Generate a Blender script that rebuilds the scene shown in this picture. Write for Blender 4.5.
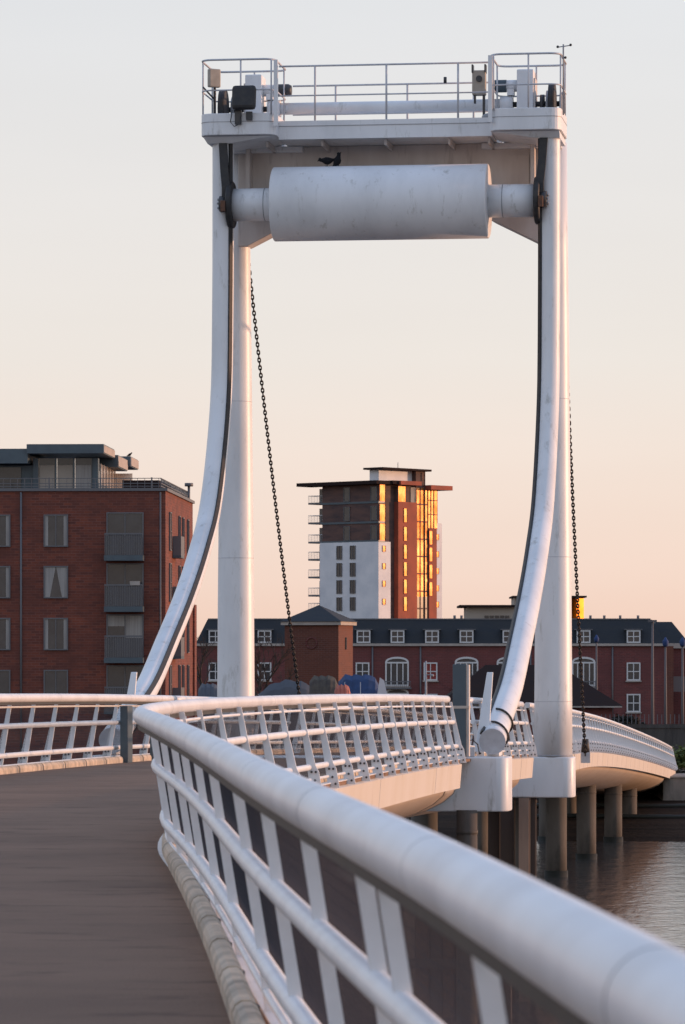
import bpy, bmesh, math, random
from mathutils import Vector, Matrix
random.seed(7)
R = math.radians
for o in list(bpy.data.objects): bpy.data.objects.remove(o)
scn = bpy.context.scene
col = scn.collection
E = 8.6                      # eye height above the water (water is z = 0)

# ---------------------------------------------------------------- camera
cam = bpy.data.cameras.new('camera'); co = bpy.data.objects.new('camera', cam); col.objects.link(co)
co.location = (0, 0, E); co.rotation_euler = (R(90), 0, 0)
cam.sensor_fit = 'VERTICAL'; cam.sensor_height = 24.0; cam.sensor_width = 16.05
cam.lens = 24.0 * 4000 / 1024
cam.shift_y = 148 / 1024
cam.clip_start = 0.3; cam.clip_end = 12000
cam.dof.use_dof = True; cam.dof.focus_distance = 100; cam.dof.aperture_fstop = 6.3
scn.camera = co

# ---------------------------------------------------------------- light
SUN_AZ, SUN_EL = 12.0, 3.0      # degrees from +X towards +Y
sd = Vector((math.cos(R(SUN_EL))*math.cos(R(SUN_AZ)), math.cos(R(SUN_EL))*math.sin(R(SUN_AZ)), math.sin(R(SUN_EL))))
sl = bpy.data.lights.new('sun', 'SUN'); so = bpy.data.objects.new('sun', sl); col.objects.link(so)
sl.energy = 3.4; sl.angle = R(0.7); sl.color = (1.0, 0.55, 0.33)
so.rotation_euler = (-sd).to_track_quat('-Z', 'Y').to_euler()
so.location = (60, 10, 60)

w = bpy.data.worlds.new("World"); scn.world = w; w.use_nodes = True
nt = w.node_tree; N = nt.nodes; Lk = nt.links
for n in list(N): N.remove(n)
out = N.new('ShaderNodeOutputWorld'); bg = N.new('ShaderNodeBackground')
sky = N.new('ShaderNodeTexSky'); sky.sky_type = 'NISHITA'; sky.sun_disc = False
sky.sun_elevation = R(SUN_EL); sky.sun_rotation = R(90 - SUN_AZ)
sky.air_density = 1.0; sky.dust_density = 1.0; sky.ozone_density = 2.0
tc = N.new('ShaderNodeTexCoord'); sp = N.new('ShaderNodeSeparateXYZ')
Lk.new(tc.outputs['Generated'], sp.inputs[0])
rp = N.new('ShaderNodeValToRGB'); e = rp.color_ramp.elements
stops = [(0.0, (.91, .63, .51)), (.02, (.92, .71, .62)), (.075, (.85, .78, .745)), (.165, (.78, .775, .795)), (.42, (.60, .71, .90)), (1.0, (.36, .50, .84))]
e[0].position = 0; e[0].color = (*stops[0][1], 1); e[1].position = 1; e[1].color = (*stops[-1][1], 1)
for p_, c_ in stops[1:-1]:
    q = e.new(p_); q.color = (*c_, 1)
Lk.new(sp.outputs['Z'], rp.inputs[0])
# glow of the low sun round its own direction
dt = N.new('ShaderNodeVectorMath'); dt.operation = 'DOT_PRODUCT'; dt.inputs[1].default_value = sd
Lk.new(tc.outputs['Generated'], dt.inputs[0])
mx0 = N.new('ShaderNodeMath'); mx0.operation = 'MAXIMUM'; mx0.inputs[1].default_value = 0; Lk.new(dt.outputs['Value'], mx0.inputs[0])
pw = N.new('ShaderNodeMath'); pw.operation = 'POWER'; pw.inputs[1].default_value = 30; Lk.new(mx0.outputs[0], pw.inputs[0])
gl = N.new('ShaderNodeMix'); gl.data_type = 'RGBA'; gl.blend_type = 'ADD'
Lk.new(pw.outputs[0], gl.inputs['Factor']); Lk.new(rp.outputs[0], gl.inputs['A']); gl.inputs['B'].default_value = (2.2, 1.0, .35, 1)
ns = N.new('ShaderNodeMix'); ns.data_type = 'RGBA'; ns.blend_type = 'MIX'; ns.inputs['Factor'].default_value = .06
sc_ = N.new('ShaderNodeVectorMath'); sc_.operation = 'SCALE'; sc_.inputs['Scale'].default_value = .8
Lk.new(sky.outputs[0], sc_.inputs[0])
mpw = N.new('ShaderNodeMapping'); mpw.inputs['Scale'].default_value = (2.2, 2.2, 16); Lk.new(tc.outputs['Generated'], mpw.inputs[0])
nw = N.new('ShaderNodeTexNoise'); nw.inputs['Scale'].default_value = 1.6; nw.inputs['Detail'].default_value = 4; Lk.new(mpw.outputs[0], nw.inputs['Vector'])
mrw = N.new('ShaderNodeMapRange'); mrw.inputs['From Min'].default_value = .3; mrw.inputs['From Max'].default_value = .7; mrw.inputs['To Min'].default_value = .975; mrw.inputs['To Max'].default_value = 1.02; Lk.new(nw.outputs['Fac'], mrw.inputs['Value'])
scw = N.new('ShaderNodeVectorMath'); scw.operation = 'SCALE'; Lk.new(gl.outputs['Result'], scw.inputs[0]); Lk.new(mrw.outputs[0], scw.inputs['Scale'])
Lk.new(scw.outputs[0], ns.inputs['A']); Lk.new(sc_.outputs[0], ns.inputs['B'])
Lk.new(ns.outputs['Result'], bg.inputs[0]); bg.inputs[1].default_value = 1.0
Lk.new(bg.outputs[0], out.inputs[0])
scn.view_settings.view_transform = 'Standard'; scn.view_settings.look = 'None'
scn.view_settings.exposure = 0; scn.view_settings.gamma = 1
scn.render.engine = 'CYCLES'

# ---------------------------------------------------------------- materials
def mat(name, c, rough=.6, metal=0, spec=.5, noise=None, stain=None, bump=None, c2=None, brick=None):
    m = bpy.data.materials.new(name); m.use_nodes = True
    t = m.node_tree; n = t.nodes; l = t.links; b = n['Principled BSDF']
    b.inputs['Base Color'].default_value = (*c, 1); b.inputs['Roughness'].default_value = rough
    b.inputs['Metallic'].default_value = metal; b.inputs['Specular IOR Level'].default_value = spec
    tcn = n.new('ShaderNodeTexCoord'); cur = None
    def noise_tex(scale, stretch=(1, 1, 1), det=4, rgh=.6):
        mp = n.new('ShaderNodeMapping'); mp.inputs['Scale'].default_value = stretch
        l.new(tcn.outputs['Object'], mp.inputs[0])
        nx = n.new('ShaderNodeTexNoise'); nx.inputs['Scale'].default_value = scale
        nx.inputs['Detail'].default_value = det; nx.inputs['Roughness'].default_value = rgh
        l.new(mp.outputs[0], nx.inputs['Vector']); return nx.outputs['Fac']
    def mixc(fac, a, bcol):
        x = n.new('ShaderNodeMix'); x.data_type = 'RGBA'; l.new(fac, x.inputs['Factor'])
        if isinstance(a, tuple): x.inputs['A'].default_value = (*a, 1)
        else: l.new(a, x.inputs['A'])
        if isinstance(bcol, tuple): x.inputs['B'].default_value = (*bcol, 1)
        else: l.new(bcol, x.inputs['B'])
        return x.outputs['Result']
    def ramp(fac, lo, hi):
        r = n.new('ShaderNodeMapRange'); r.inputs['From Min'].default_value = lo; r.inputs['From Max'].default_value = hi
        l.new(fac, r.inputs['Value']); return r.outputs[0]
    if brick:
        bt = n.new('ShaderNodeTexBrick'); mp = n.new('ShaderNodeMapping'); l.new(tcn.outputs['Object'], mp.inputs[0])
        # x+y runs along whichever wall we are on, z is height
        sx = n.new('ShaderNodeSeparateXYZ'); l.new(tcn.outputs['Object'], sx.inputs[0])
        ad = n.new('ShaderNodeMath'); ad.operation = 'ADD'; l.new(sx.outputs[0], ad.inputs[0]); l.new(sx.outputs[1], ad.inputs[1])
        cb = n.new('ShaderNodeCombineXYZ'); l.new(ad.outputs[0], cb.inputs[0]); l.new(sx.outputs[2], cb.inputs[1])
        l.new(cb.outputs[0], bt.inputs['Vector']); bt.inputs['Scale'].default_value = 1
        bt.inputs['Brick Width'].default_value = .46; bt.inputs['Row Height'].default_value = .15
        bt.inputs['Mortar Size'].default_value = .012; bt.inputs['Bias'].default_value = -.1
        bt.inputs['Color1'].default_value = (*c, 1); bt.inputs['Color2'].default_value = (*brick, 1)
        bt.inputs['Mortar'].default_value = (c[0]*.8+.05, c[1]*.8+.05, c[2]*.8+.05, 1)
        cur = bt.outputs['Color']
    if noise:   # (scale, stretch, colour2, lo, hi)
        f = ramp(noise_tex(noise[0], noise[1]), noise[3], noise[4])
        cur = mixc(f, cur if cur is not None else c, noise[2])
    if stain:   # (scale, stretch, colour, lo, hi)
        f = ramp(noise_tex(stain[0], stain[1], 6, .7), stain[3], stain[4])
        cur = mixc(f, cur if cur is not None else c, stain[2])
    if cur is not None: l.new(cur, b.inputs['Base Color'])
    if bump:    # (scale, stretch, strength, distance)
        bn = n.new('ShaderNodeBump'); bn.inputs['Strength'].default_value = bump[2]; bn.inputs['Distance'].default_value = bump[3]
        l.new(noise_tex(bump[0], bump[1]), bn.inputs['Height']); l.new(bn.outputs[0], b.inputs['Normal'])
    return m
ONE = (1, 1, 1)
WHITE = mat('white_paint', (.74, .75, .76), .42, noise=(1.1, (1, 1, .35), (.62, .63, .64), .42, .75), stain=(2.0, (2, 2, .45), (.33, .32, .28), .57, .80), bump=(14, ONE, .15, .01))
WHITE2 = mat('white_rail_paint', (.76, .77, .78), .4, noise=(3, ONE, (.64, .64, .65), .4, .75), stain=(9, ONE, (.42, .40, .37), .66, .85), bump=(30, ONE, .1, .004))
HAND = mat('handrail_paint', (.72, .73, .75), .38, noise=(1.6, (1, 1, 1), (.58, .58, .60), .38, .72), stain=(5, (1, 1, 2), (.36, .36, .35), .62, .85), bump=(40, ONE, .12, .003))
SOFF = mat('shaded_soffit_paint', (.36, .30, .245), .6, noise=(.7, (1, .4, 1), (.33, .26, .20), .4, .7), stain=(1.4, (1, .3, 1), (.2, .15, .11), .58, .84))  # darker than the fascia: underside shade in the base colour, plus stains
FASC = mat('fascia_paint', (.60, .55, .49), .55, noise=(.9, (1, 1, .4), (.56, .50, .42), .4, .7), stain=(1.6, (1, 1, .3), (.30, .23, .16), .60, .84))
GRIME = mat('stained_panel', (.62, .58, .55), .6, noise=(1.2, (1, 1, .25), (.48, .43, .40), .35, .7), stain=(2.5, (1.5, 1.5, .2), (.2, .17, .15), .58, .85))
BLACK = mat('black_rubber', (.018, .018, .02), .6, noise=(8, ONE, (.04, .035, .03), .4, .8))
DARK = mat('dark_metal', (.035, .036, .04), .45, noise=(6, ONE, (.07, .06, .055), .45, .8))
GREYM = mat('grey_metal', (.30, .31, .33), .4, noise=(6, ONE, (.22, .22, .23), .4, .8))
GALV = mat('galvanised_rail', (.52, .53, .55), .4, noise=(5, ONE, (.4, .4, .42), .4, .8))
RUST = mat('rusty_steel', (.16, .07, .035), .8, noise=(9, ONE, (.07, .04, .03), .35, .7))
BEIGE = mat('beige_housing', (.40, .35, .29), .6, noise=(5, ONE, (.3, .26, .21), .4, .8))
SLATE = mat('slate_blue_paint', (.065, .095, .115), .45, noise=(2, ONE, (.05, .07, .09), .4, .8))
TAPE = mat('pale_band', (.5, .42, .36), .7)
DECK = mat('resin_deck', (.275, .178, .126), .92, spec=.12, noise=(.45, (.7, 1, 1), (.205, .134, .097), .35, .68), stain=(2.2, (.5, 1, 1), (.135, .088, .066), .54, .72), bump=(45, ONE, .8, .02))
KERB = mat('kerb_stone', (.66, .53, .40), .8, noise=(3, ONE, (.28, .24, .19), .35, .7), stain=(7, ONE, (.14, .12, .08), .60, .8), bump=(25, ONE, .4, .01))
PIERC = mat('pier_concrete', (.12, .105, .09), .85, noise=(1.2, (1, 1, .4), (.075, .066, .058), .35, .7), stain=(1.0, (1, 1, .35), (.03, .03, .024), .5, .75), bump=(10, ONE, .3, .02))  # darker concrete used for the piers
CONC = mat('concrete', (.27, .24, .21), .85, noise=(1.2, (1, 1, .4), (.17, .15, .13), .35, .7), stain=(1.0, (1, 1, .35), (.07, .07, .055), .5, .75), bump=(10, ONE, .3, .02))
TIMB = mat('brown_steel_pile', (.075, .055, .045), .8, noise=(2, (1, 1, .2), (.06, .045, .04), .35, .7))
TIMB2 = mat('pale_and_sunlit_pile', (.36, .25, .19), .8, noise=(2, (1, 1, .2), (.2, .14, .11), .35, .7))  # paler pile tone, also the painted sunlight on one gantry pile
WEED = mat('black_weed', (.012, .014, .01), .7)
BRK_A = mat('dark_red_brick', (.215, .054, .029), .85, brick=(.09, .028, .022), noise=(.45, (1, 1, 1.6), (.11, .034, .024), .35, .72))
BRK_B = mat('terrace_brick', (.17, .044, .040), .85, brick=(.11, .034, .033), noise=(.3, ONE, (.12, .04, .038), .4, .75))
BRK_C = mat('orange_brick', (.13, .040, .024), .85, brick=(.09, .030, .020), noise=(.3, ONE, (.15, .048, .028), .4, .75))
BRK_T = mat('tower_brick', (.34, .075, .040), .8, noise=(.3, ONE, (.19, .05, .032), .4, .75))
BRK_D = mat('tower_dark_brick', (.125, .068, .056), .85, noise=(.3, (1, 1, 4), (.06, .04, .042), .4, .7))
RENDER = mat('white_render', (.70, .70, .72), .7, noise=(.3, ONE, (.54, .56, .60), .4, .7))
CREAM = mat('cream_render', (.38, .33, .28), .8, noise=(.3, ONE, (.32, .28, .24), .4, .7))
SLROOF = mat('slate_roof', (.036, .040, .045), .85, spec=.25, noise=(.7, (1, 1, 3), (.03, .036, .045), .35, .7), stain=(3, (1, 1, 4), (.08, .085, .09), .6, .8))
TILE = mat('dark_roof_tile', (.032, .020, .018), .95, spec=.1, noise=(1, (1, 1, 4), (.028, .02, .02), .35, .7))
STONE = mat('pale_stone', (.42, .37, .33), .8, noise=(2, ONE, (.3, .27, .24), .4, .8))
UPVC = mat('white_window_frame', (.62, .62, .62), .5)
FRAME = mat('grey_window_frame', (.12, .12, .13), .5)
GLASS = mat('window_glass', (.035, .04, .045), .12, noise=(.9, ONE, (.06, .065, .07), .4, .7))
GLASSB = mat('balcony_glass', (.06, .075, .095), .2, noise=(1.5, (3, 3, .2), (.03, .04, .05), .4, .7))
CURT = mat('curtain', (.35, .33, .31), .9, noise=(4, (3, 3, .1), (.25, .23, .22), .4, .7))
BLIND = mat('red_curtain', (.25, .05, .04), .9)
GOLD = mat('sunset_painted_glass', (.84, .47, .20), .60, metal=1, noise=(.35, (1, 1, .8), (.50, .19, .05), .38, .66), bump=(.5, ONE, 1.0, .25))  # gold colour and mottling stand in for sunset reflected in the windows
AMBER = mat('amber_reflection_glass', (.62, .22, .015), .55, metal=.9, noise=(.8, ONE, (.7, .3, .04), .35, .7))  # amber colour stands in for the sun reflected in the stair glass
SKYGL = mat('sky_coloured_glass', (.60, .52, .46), .15, metal=.6)  # opaque; pale colour stands in for sky seen through the penthouse
BLUEP = mat('blue_canvas', (.018, .05, .14), .7, noise=(2, ONE, (.012, .032, .09), .4, .7))
GREYC = mat('grey_canvas', (.075, .085, .10), .7, noise=(1.5, ONE, (.08, .09, .11), .4, .7))
OLIVE = mat('olive_canvas', (.075, .062, .042), .8, noise=(2, ONE, (.045, .035, .028), .4, .7))
SALM = mat('salmon_cover', (.42, .13, .085), .7)
BOATW = mat('boat_hull', (.22, .22, .23), .4)
BARK = mat('bark', (.045, .033, .028), .9)
LEAF = mat('leaves', (.10, .13, .025), .7, noise=(2, ONE, (.035, .05, .015), .4, .7))
LEAFD = mat('dark_leaves', (.02, .022, .018), .8)
FEATH = mat('feathers', (.007, .007, .009), .8, spec=.2)
FENCE = mat('dark_timber_fence', (.075, .068, .062), .85, noise=(3, (1, 1, .1), (.045, .04, .038), .35, .7))
SILT = mat('beach_and_ground', (.030, .019, .013), .95, spec=.05, noise=(.5, (.15, 1, 1), (.015, .010, .008), .4, .65), stain=(.35, (.06, 1.2, 1), (.012, .011, .010), .56, .64), bump=(2, ONE, .8, .15))
DIMM = mat('wire', (.055, .058, .072), .9, spec=.1)

# water
WAT = bpy.data.materials.new('harbour_water'); WAT.use_nodes = True
t = WAT.node_tree; b = t.nodes['Principled BSDF']
b.inputs['Base Color'].default_value = (.085, .085, .088, 1); b.inputs['Roughness'].default_value = .08; b.inputs['IOR'].default_value = 1.8
g = t.nodes.new('ShaderNodeTexCoord')
def wn(scale, sy, det):
    mp = t.nodes.new('ShaderNodeMapping'); mp.inputs['Scale'].default_value = (1, sy, 1); mp.inputs['Rotation'].default_value = (0, 0, R(12))
    t.links.new(g.outputs['Object'], mp.inputs[0]); n = t.nodes.new('ShaderNodeTexNoise')
    n.inputs['Scale'].default_value = scale; n.inputs['Detail'].default_value = det; t.links.new(mp.outputs[0], n.inputs['Vector']); return n.outputs['Fac']
a1 = wn(3.0, .7, 6); a2 = wn(.8, .6, 3)
ad = t.nodes.new('ShaderNodeMath'); ad.operation = 'MULTIPLY_ADD'; t.links.new(a2, ad.inputs[0]); ad.inputs[1].default_value = 1.6; t.links.new(a1, ad.inputs[2])
bn = t.nodes.new('ShaderNodeBump'); bn.inputs['Strength'].default_value = .5; bn.inputs['Distance'].default_value = .075
t.links.new(ad.outputs[0], bn.inputs['Height']); t.links.new(bn.outputs[0], b.inputs['Normal'])

# ---------------------------------------------------------------- object helpers
RM = {}     # root matrix of each thing, by object name
def thing(name, label, cat, loc=(0, 0, 0), rz=0, group=None):
    o = bpy.data.objects.new(name, None); col.objects.link(o)
    o.location = loc; o.rotation_euler = (0, 0, rz); o.empty_display_size = .3
    o['label'] = label; o['category'] = cat
    if group: o['group'] = group
    RM[o.name] = Matrix.Translation(Vector(loc)) @ Matrix.Rotation(rz, 4, 'Z')
    return o
def tag(o, label, cat, group=None):
    o['label'] = label; o['category'] = cat
    if group: o['group'] = group
    return o
class MB:
    def __init__(s): s.v = []; s.f = []; s.sm = []
    def add(s, vs, fs, smooth=False):
        k = len(s.v); s.v += [tuple(x) for x in vs]
        for f in fs: s.f.append([k + i for i in f]); s.sm.append(smooth)
        return s
    def box(s, c, d, M=None):
        c = Vector(c); vs = []
        for z in (-.5, .5):
            for x, y in ((-.5, -.5), (.5, -.5), (.5, .5), (-.5, .5)):
                p = Vector((x*d[0], y*d[1], z*d[2]))
                vs.append((M @ p if M else p) + c)
        return s.add(vs, [(3, 2, 1, 0), (4, 5, 6, 7), (0, 1, 5, 4), (1, 2, 6, 5), (2, 3, 7, 6), (3, 0, 4, 7)])
    def bx(s, x0, x1, y0, y1, z0, z1):
        return s.box(((x0+x1)/2, (y0+y1)/2, (z0+z1)/2), (x1-x0, y1-y0, z1-z0))
    def tube(s, pts, r, n=10, cap=True, up=Vector((0, 0, 1)), smooth=True, off=0):
        pts = [Vector(p) for p in pts]; vs = []; m = len(pts)
        for i, p in enumerate(pts):
            d = (pts[min(i+1, m-1)] - pts[max(i-1, 0)]).normalized()
            u = up if abs(d.dot(up)) < .95 else Vector((0, 1, 0))
            a = d.cross(u).normalized(); bb = a.cross(d).normalized()
            rr = r[i] if isinstance(r, (list, tuple)) else r
            for k in range(n):
                q = 2*math.pi*k/n + off; vs.append(p + a*math.cos(q)*rr + bb*math.sin(q)*rr)
        fs = []
        for i in range(m-1):
            for k in range(n):
                fs.append((i*n+k, i*n+(k+1) % n, (i+1)*n+(k+1) % n, (i+1)*n+k))
        s.add(vs, fs, smooth)
        if cap:
            s.add([vs[k] for k in range(n)], [tuple(range(n))[::-1]]); s.add([vs[(m-1)*n+k] for k in range(n)], [tuple(range(n))])
        return s
    def prism(s, poly, y0, y1, axis='y'):
        n = len(poly)
        def P(a, b_, c_): return {'y': (a, c_, b_), 'x': (c_, a, b_), 'z': (a, b_, c_)}[axis]
        vs = [P(a, b_, y0) for a, b_ in poly] + [P(a, b_, y1) for a, b_ in poly]
        fs = [tuple(range(n)), tuple(range(2*n-1, n-1, -1))] + [(i, i+n, (i+1) % n + n, (i+1) % n) for i in range(n)]
        return s.add(vs, fs)
    def sweep(s, rings, closed=True, smooth=True, cap=True):
        n = len(rings[0]); vs = [p for r_ in rings for p in r_]; fs = []
        for i in range(len(rings)-1):
            for k in range(n if closed else n-1):
                fs.append((i*n+k, i*n+(k+1) % n, (i+1)*n+(k+1) % n, (i+1)*n+k))
        s.add(vs, fs, smooth)
        if cap and closed:
            s.add(rings[0], [tuple(range(n))[::-1]]); s.add(rings[-1], [tuple(range(n))])
        return s
    def ball(s, c, rx, ry, rz, nu=14, nv=8, M=None):
        c = Vector(c); rings = []
        for j in range(nv+1):
            th = -math.pi/2 + math.pi*j/nv; ring = []
            for i in range(nu):
                ph = 2*math.pi*i/nu; p = Vector((rx*math.cos(th)*math.cos(ph), ry*math.cos(th)*math.sin(ph), rz*math.sin(th)))
                ring.append(c + (M @ p if M else p))
            rings.append(ring)
        return s.sweep(rings, cap=False)
    def build(s, name, m, parent=None, world=False, bevel=0, recalc=True):
        me = bpy.data.meshes.new(name); vs = s.v
        if world and parent is not None:
            r_ = parent
            while r_.parent: r_ = r_.parent
            Mi = RM[r_.name].inverted(); vs = [Mi @ Vector(p) for p in vs]
        me.from_pydata([tuple(p) for p in vs], [], s.f); me.update()
        for p, q in zip(me.polygons, s.sm): p.use_smooth = q
        if recalc:
            bm = bmesh.new(); bm.from_mesh(me); bmesh.ops.remove_doubles(bm, verts=bm.verts, dist=1e-5)
            bmesh.ops.recalc_face_normals(bm, faces=bm.faces)
            bm.to_mesh(me); bm.free()
        me.materials.append(m)
        o = bpy.data.objects.new(name, me); col.objects.link(o); o.parent = parent
        if bevel:
            md = o.modifiers.new('bevel', 'BEVEL'); md.width = bevel; md.segments = 2; md.limit_method = 'ANGLE'
        return o
def dup(o, parent=None, loc=None, rz=None, deep=True):
    c = o.copy(); col.objects.link(c); c.parent = parent
    if loc is not None: c.location = loc
    if rz is not None: c.rotation_euler = (0, 0, rz)
    if deep:
        for ch in [x for x in kids.get(o.name, [])]: kids.setdefault(c.name, []).append(dup(ch, c))
    return c
kids = {}
def kid(p, o): kids.setdefault(p.name, []).append(o); return o
def structure(o): o['kind'] = 'structure'; return o

# ---------------------------------------------------------------- ground and water
g = MB(); prof = [(-900, -4), (150, -3), (186, -.4), (190, .02), (196, .35), (206, .75), (213, 1.05), (221.6, 1.2), (221.9, 2.25), (600, 2.3), (9000, 2.3)]
xs = [-6000, -600, -200, -60, -20, 0, 10, 20, 40, 80, 200, 600, 6000]
vs = []; fs = []
for (y, z) in prof:
    for x in xs:
        jy = 0 if (y < 186 or y > 214) else 1.3*math.sin(x*.31)+.8*math.sin(x*.83+1)
        vs.append((x, y+jy, z))
n = len(xs)
for i in range(len(prof)-1):
    for j in range(n-1): fs.append((i*n+j, i*n+j+1, (i+1)*n+j+1, (i+1)*n+j))
structure(g.add(vs, fs).build('ground', SILT))
structure(MB().add([(-3000, -800, 0), (3000, -800, 0), (3000, 200, 0), (-3000, 200, 0)], [(0, 1, 2, 3)]).build('water', WAT))

# ---------------------------------------------------------------- bridge alignment
CP = [(50, -1.47), (56, -.785), (62, -.10), (83, 2.26), (100, 4.50), (120, 6.62), (140, 8.5), (180, 13.0), (222, 18.25), (240, 20.5)]
def herm(y):
    for i in range(len(CP)-1):
        if y <= CP[i+1][0]: break
    y0, x0 = CP[i]; y1, x1 = CP[i+1]
    m = lambda k: (CP[min(k+1, len(CP)-1)][1]-CP[max(k-1, 0)][1])/(CP[min(k+1, len(CP)-1)][0]-CP[max(k-1, 0)][0])
    h = y1-y0; q = (y-y0)/h
    return (2*q**3-3*q*q+1)*x0+(q**3-2*q*q+q)*h*m(i)+(-2*q**3+3*q*q)*x1+(q**3-q*q)*h*m(i+1)
NQ = (-2.907e-4, -.06361, .8562)
def XR(y):
    n1 = lambda q: NQ[0]*q*q+NQ[1]*q+NQ[2]+.018*math.exp(-((q-9.5)/3)**2)-.036*math.exp(-((q-17)/6)**2)
    a, b_ = 35.0, 54.0
    if y <= a: return n1(y)
    l2 = lambda q: -1.47+.1142*(q-50)
    if y < 57:
        if y >= b_: return l2(y)
        q = (y-a)/(b_-a); h = b_-a
        return (2*q**3-3*q*q+1)*n1(a)+(q**3-2*q*q+q)*h*(2*NQ[0]*a+NQ[1])+(-2*q**3+3*q*q)*l2(b_)+(q**3-q*q)*h*.1142
    return herm(y)
def drop(y): return .51 + 1.25e-4*max(0, y-35)**2 + .10*math.exp(-((y-112)/24)**2)
RH = 1.22; WD = 5.7
def frame(y):
    p = Vector((XR(y), y, E-drop(y))); d = Vector((XR(y+.05), y+.05, 0))-Vector((XR(y-.05), y-.05, 0)); d.normalize()
    return p, d, Vector((d.y, -d.x, 0))     # top-rail point, direction, outward normal (to the right)
def pt(y, u, z):        # u from the right handrail, positive outwards; z from handrail axis
    p, d, n_ = frame(y); return p + n_*u + Vector((0, 0, z))
def side(y, s, u, z):   # s=+1 right rail, s=-1 left rail ; u measured outwards from that rail
    return pt(y, u if s > 0 else -WD-u, z)
LEAN = .155
def U0(y): q = min(1, max(0, (y-18)/14)); return .075*q*q*(3-2*q)
BAY = 2.12
# the post: a fin, local x = outwards, y = along the rail, z up from handrail axis
def post_mesh(prof_, bolts=True):
    m = MB()
    rings = []
    for z, wi, wo in prof_:
        c = LEAN*-z
        rings.append([Vector((c-wi, -.017, z)), Vector((c+wo, -.017, z)), Vector((c+wo, .017, z)), Vector((c-wi, .017, z))])
    m.sweep(rings, smooth=False)
    nf = len(m.f)
    for zz, du in (((-1.02, .02), (-1.02, .08), (-1.14, .05), (-1.24, .08)) if bolts else ()):
        c = LEAN*-zz+du
        m.tube([(c, -.03, zz), (c, .03, zz)], .018, 6)
    o = m.build('post', WHITE2, recalc=False)
    o.data.materials.append(DARK)
    for p in o.data.polygons:
        if p.index >= nf: p.material_index = 1
    return o
P0 = post_mesh([(-.05, .026, .026), (-.45, .026, .026), (-.93, .027, .030), (-1.30, .035, .09)], False); P1 = post_mesh([(-.05, .030, .030), (-.45, .034, .050), (-.93, .036, .09), (-1.02, .036, .125), (-1.30, .04, .13)])
PM, PF = P0.data, P1.data
bpy.data.objects.remove(P0); bpy.data.objects.remove(P1)
def post_list(y0, y1):
    L_ = [] ; y = 27.35
    while y > 3: y -= 2.6; L_.append(y)
    L_ = [-6.5, -3.9, -1.3, 1.3, 3.8, 6.3]
    for px in (483, 386, 363, 307, 266, 237, 212, 196, 183, 173):    # spacing measured along the near railing
        lo, hi = 7.5, 34.0
        for _ in range(40):
            mid = (lo+hi)/2
            if 342+4000*(XR(mid)+U0(mid)+.02)/mid > px: lo = mid
            else: hi = mid
        L_.append(lo)
    y = L_[-1]+2.3
    while y < 225: L_.append(y); y += 2.12 if y < 84 or y > 100 else 2.0
    return [q for q in L_ if y0+.3 < q < y1-.3]
def fin(y, s, rail, root):
    p, d, n_ = frame(y); p = p + n_*U0(y)*s
    if s < 0: p = p - n_*WD
    ang = math.atan2(n_.y, n_.x) + (math.pi if s < 0 else 0)
    loc = RM[root.name].inverted() @ p
    o = bpy.data.objects.new('post', PM if y < 44 else PF); col.objects.link(o); o.parent = rail; o.location = loc; o.rotation_euler = (0, 0, ang)
    return o, loc, ang
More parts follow.
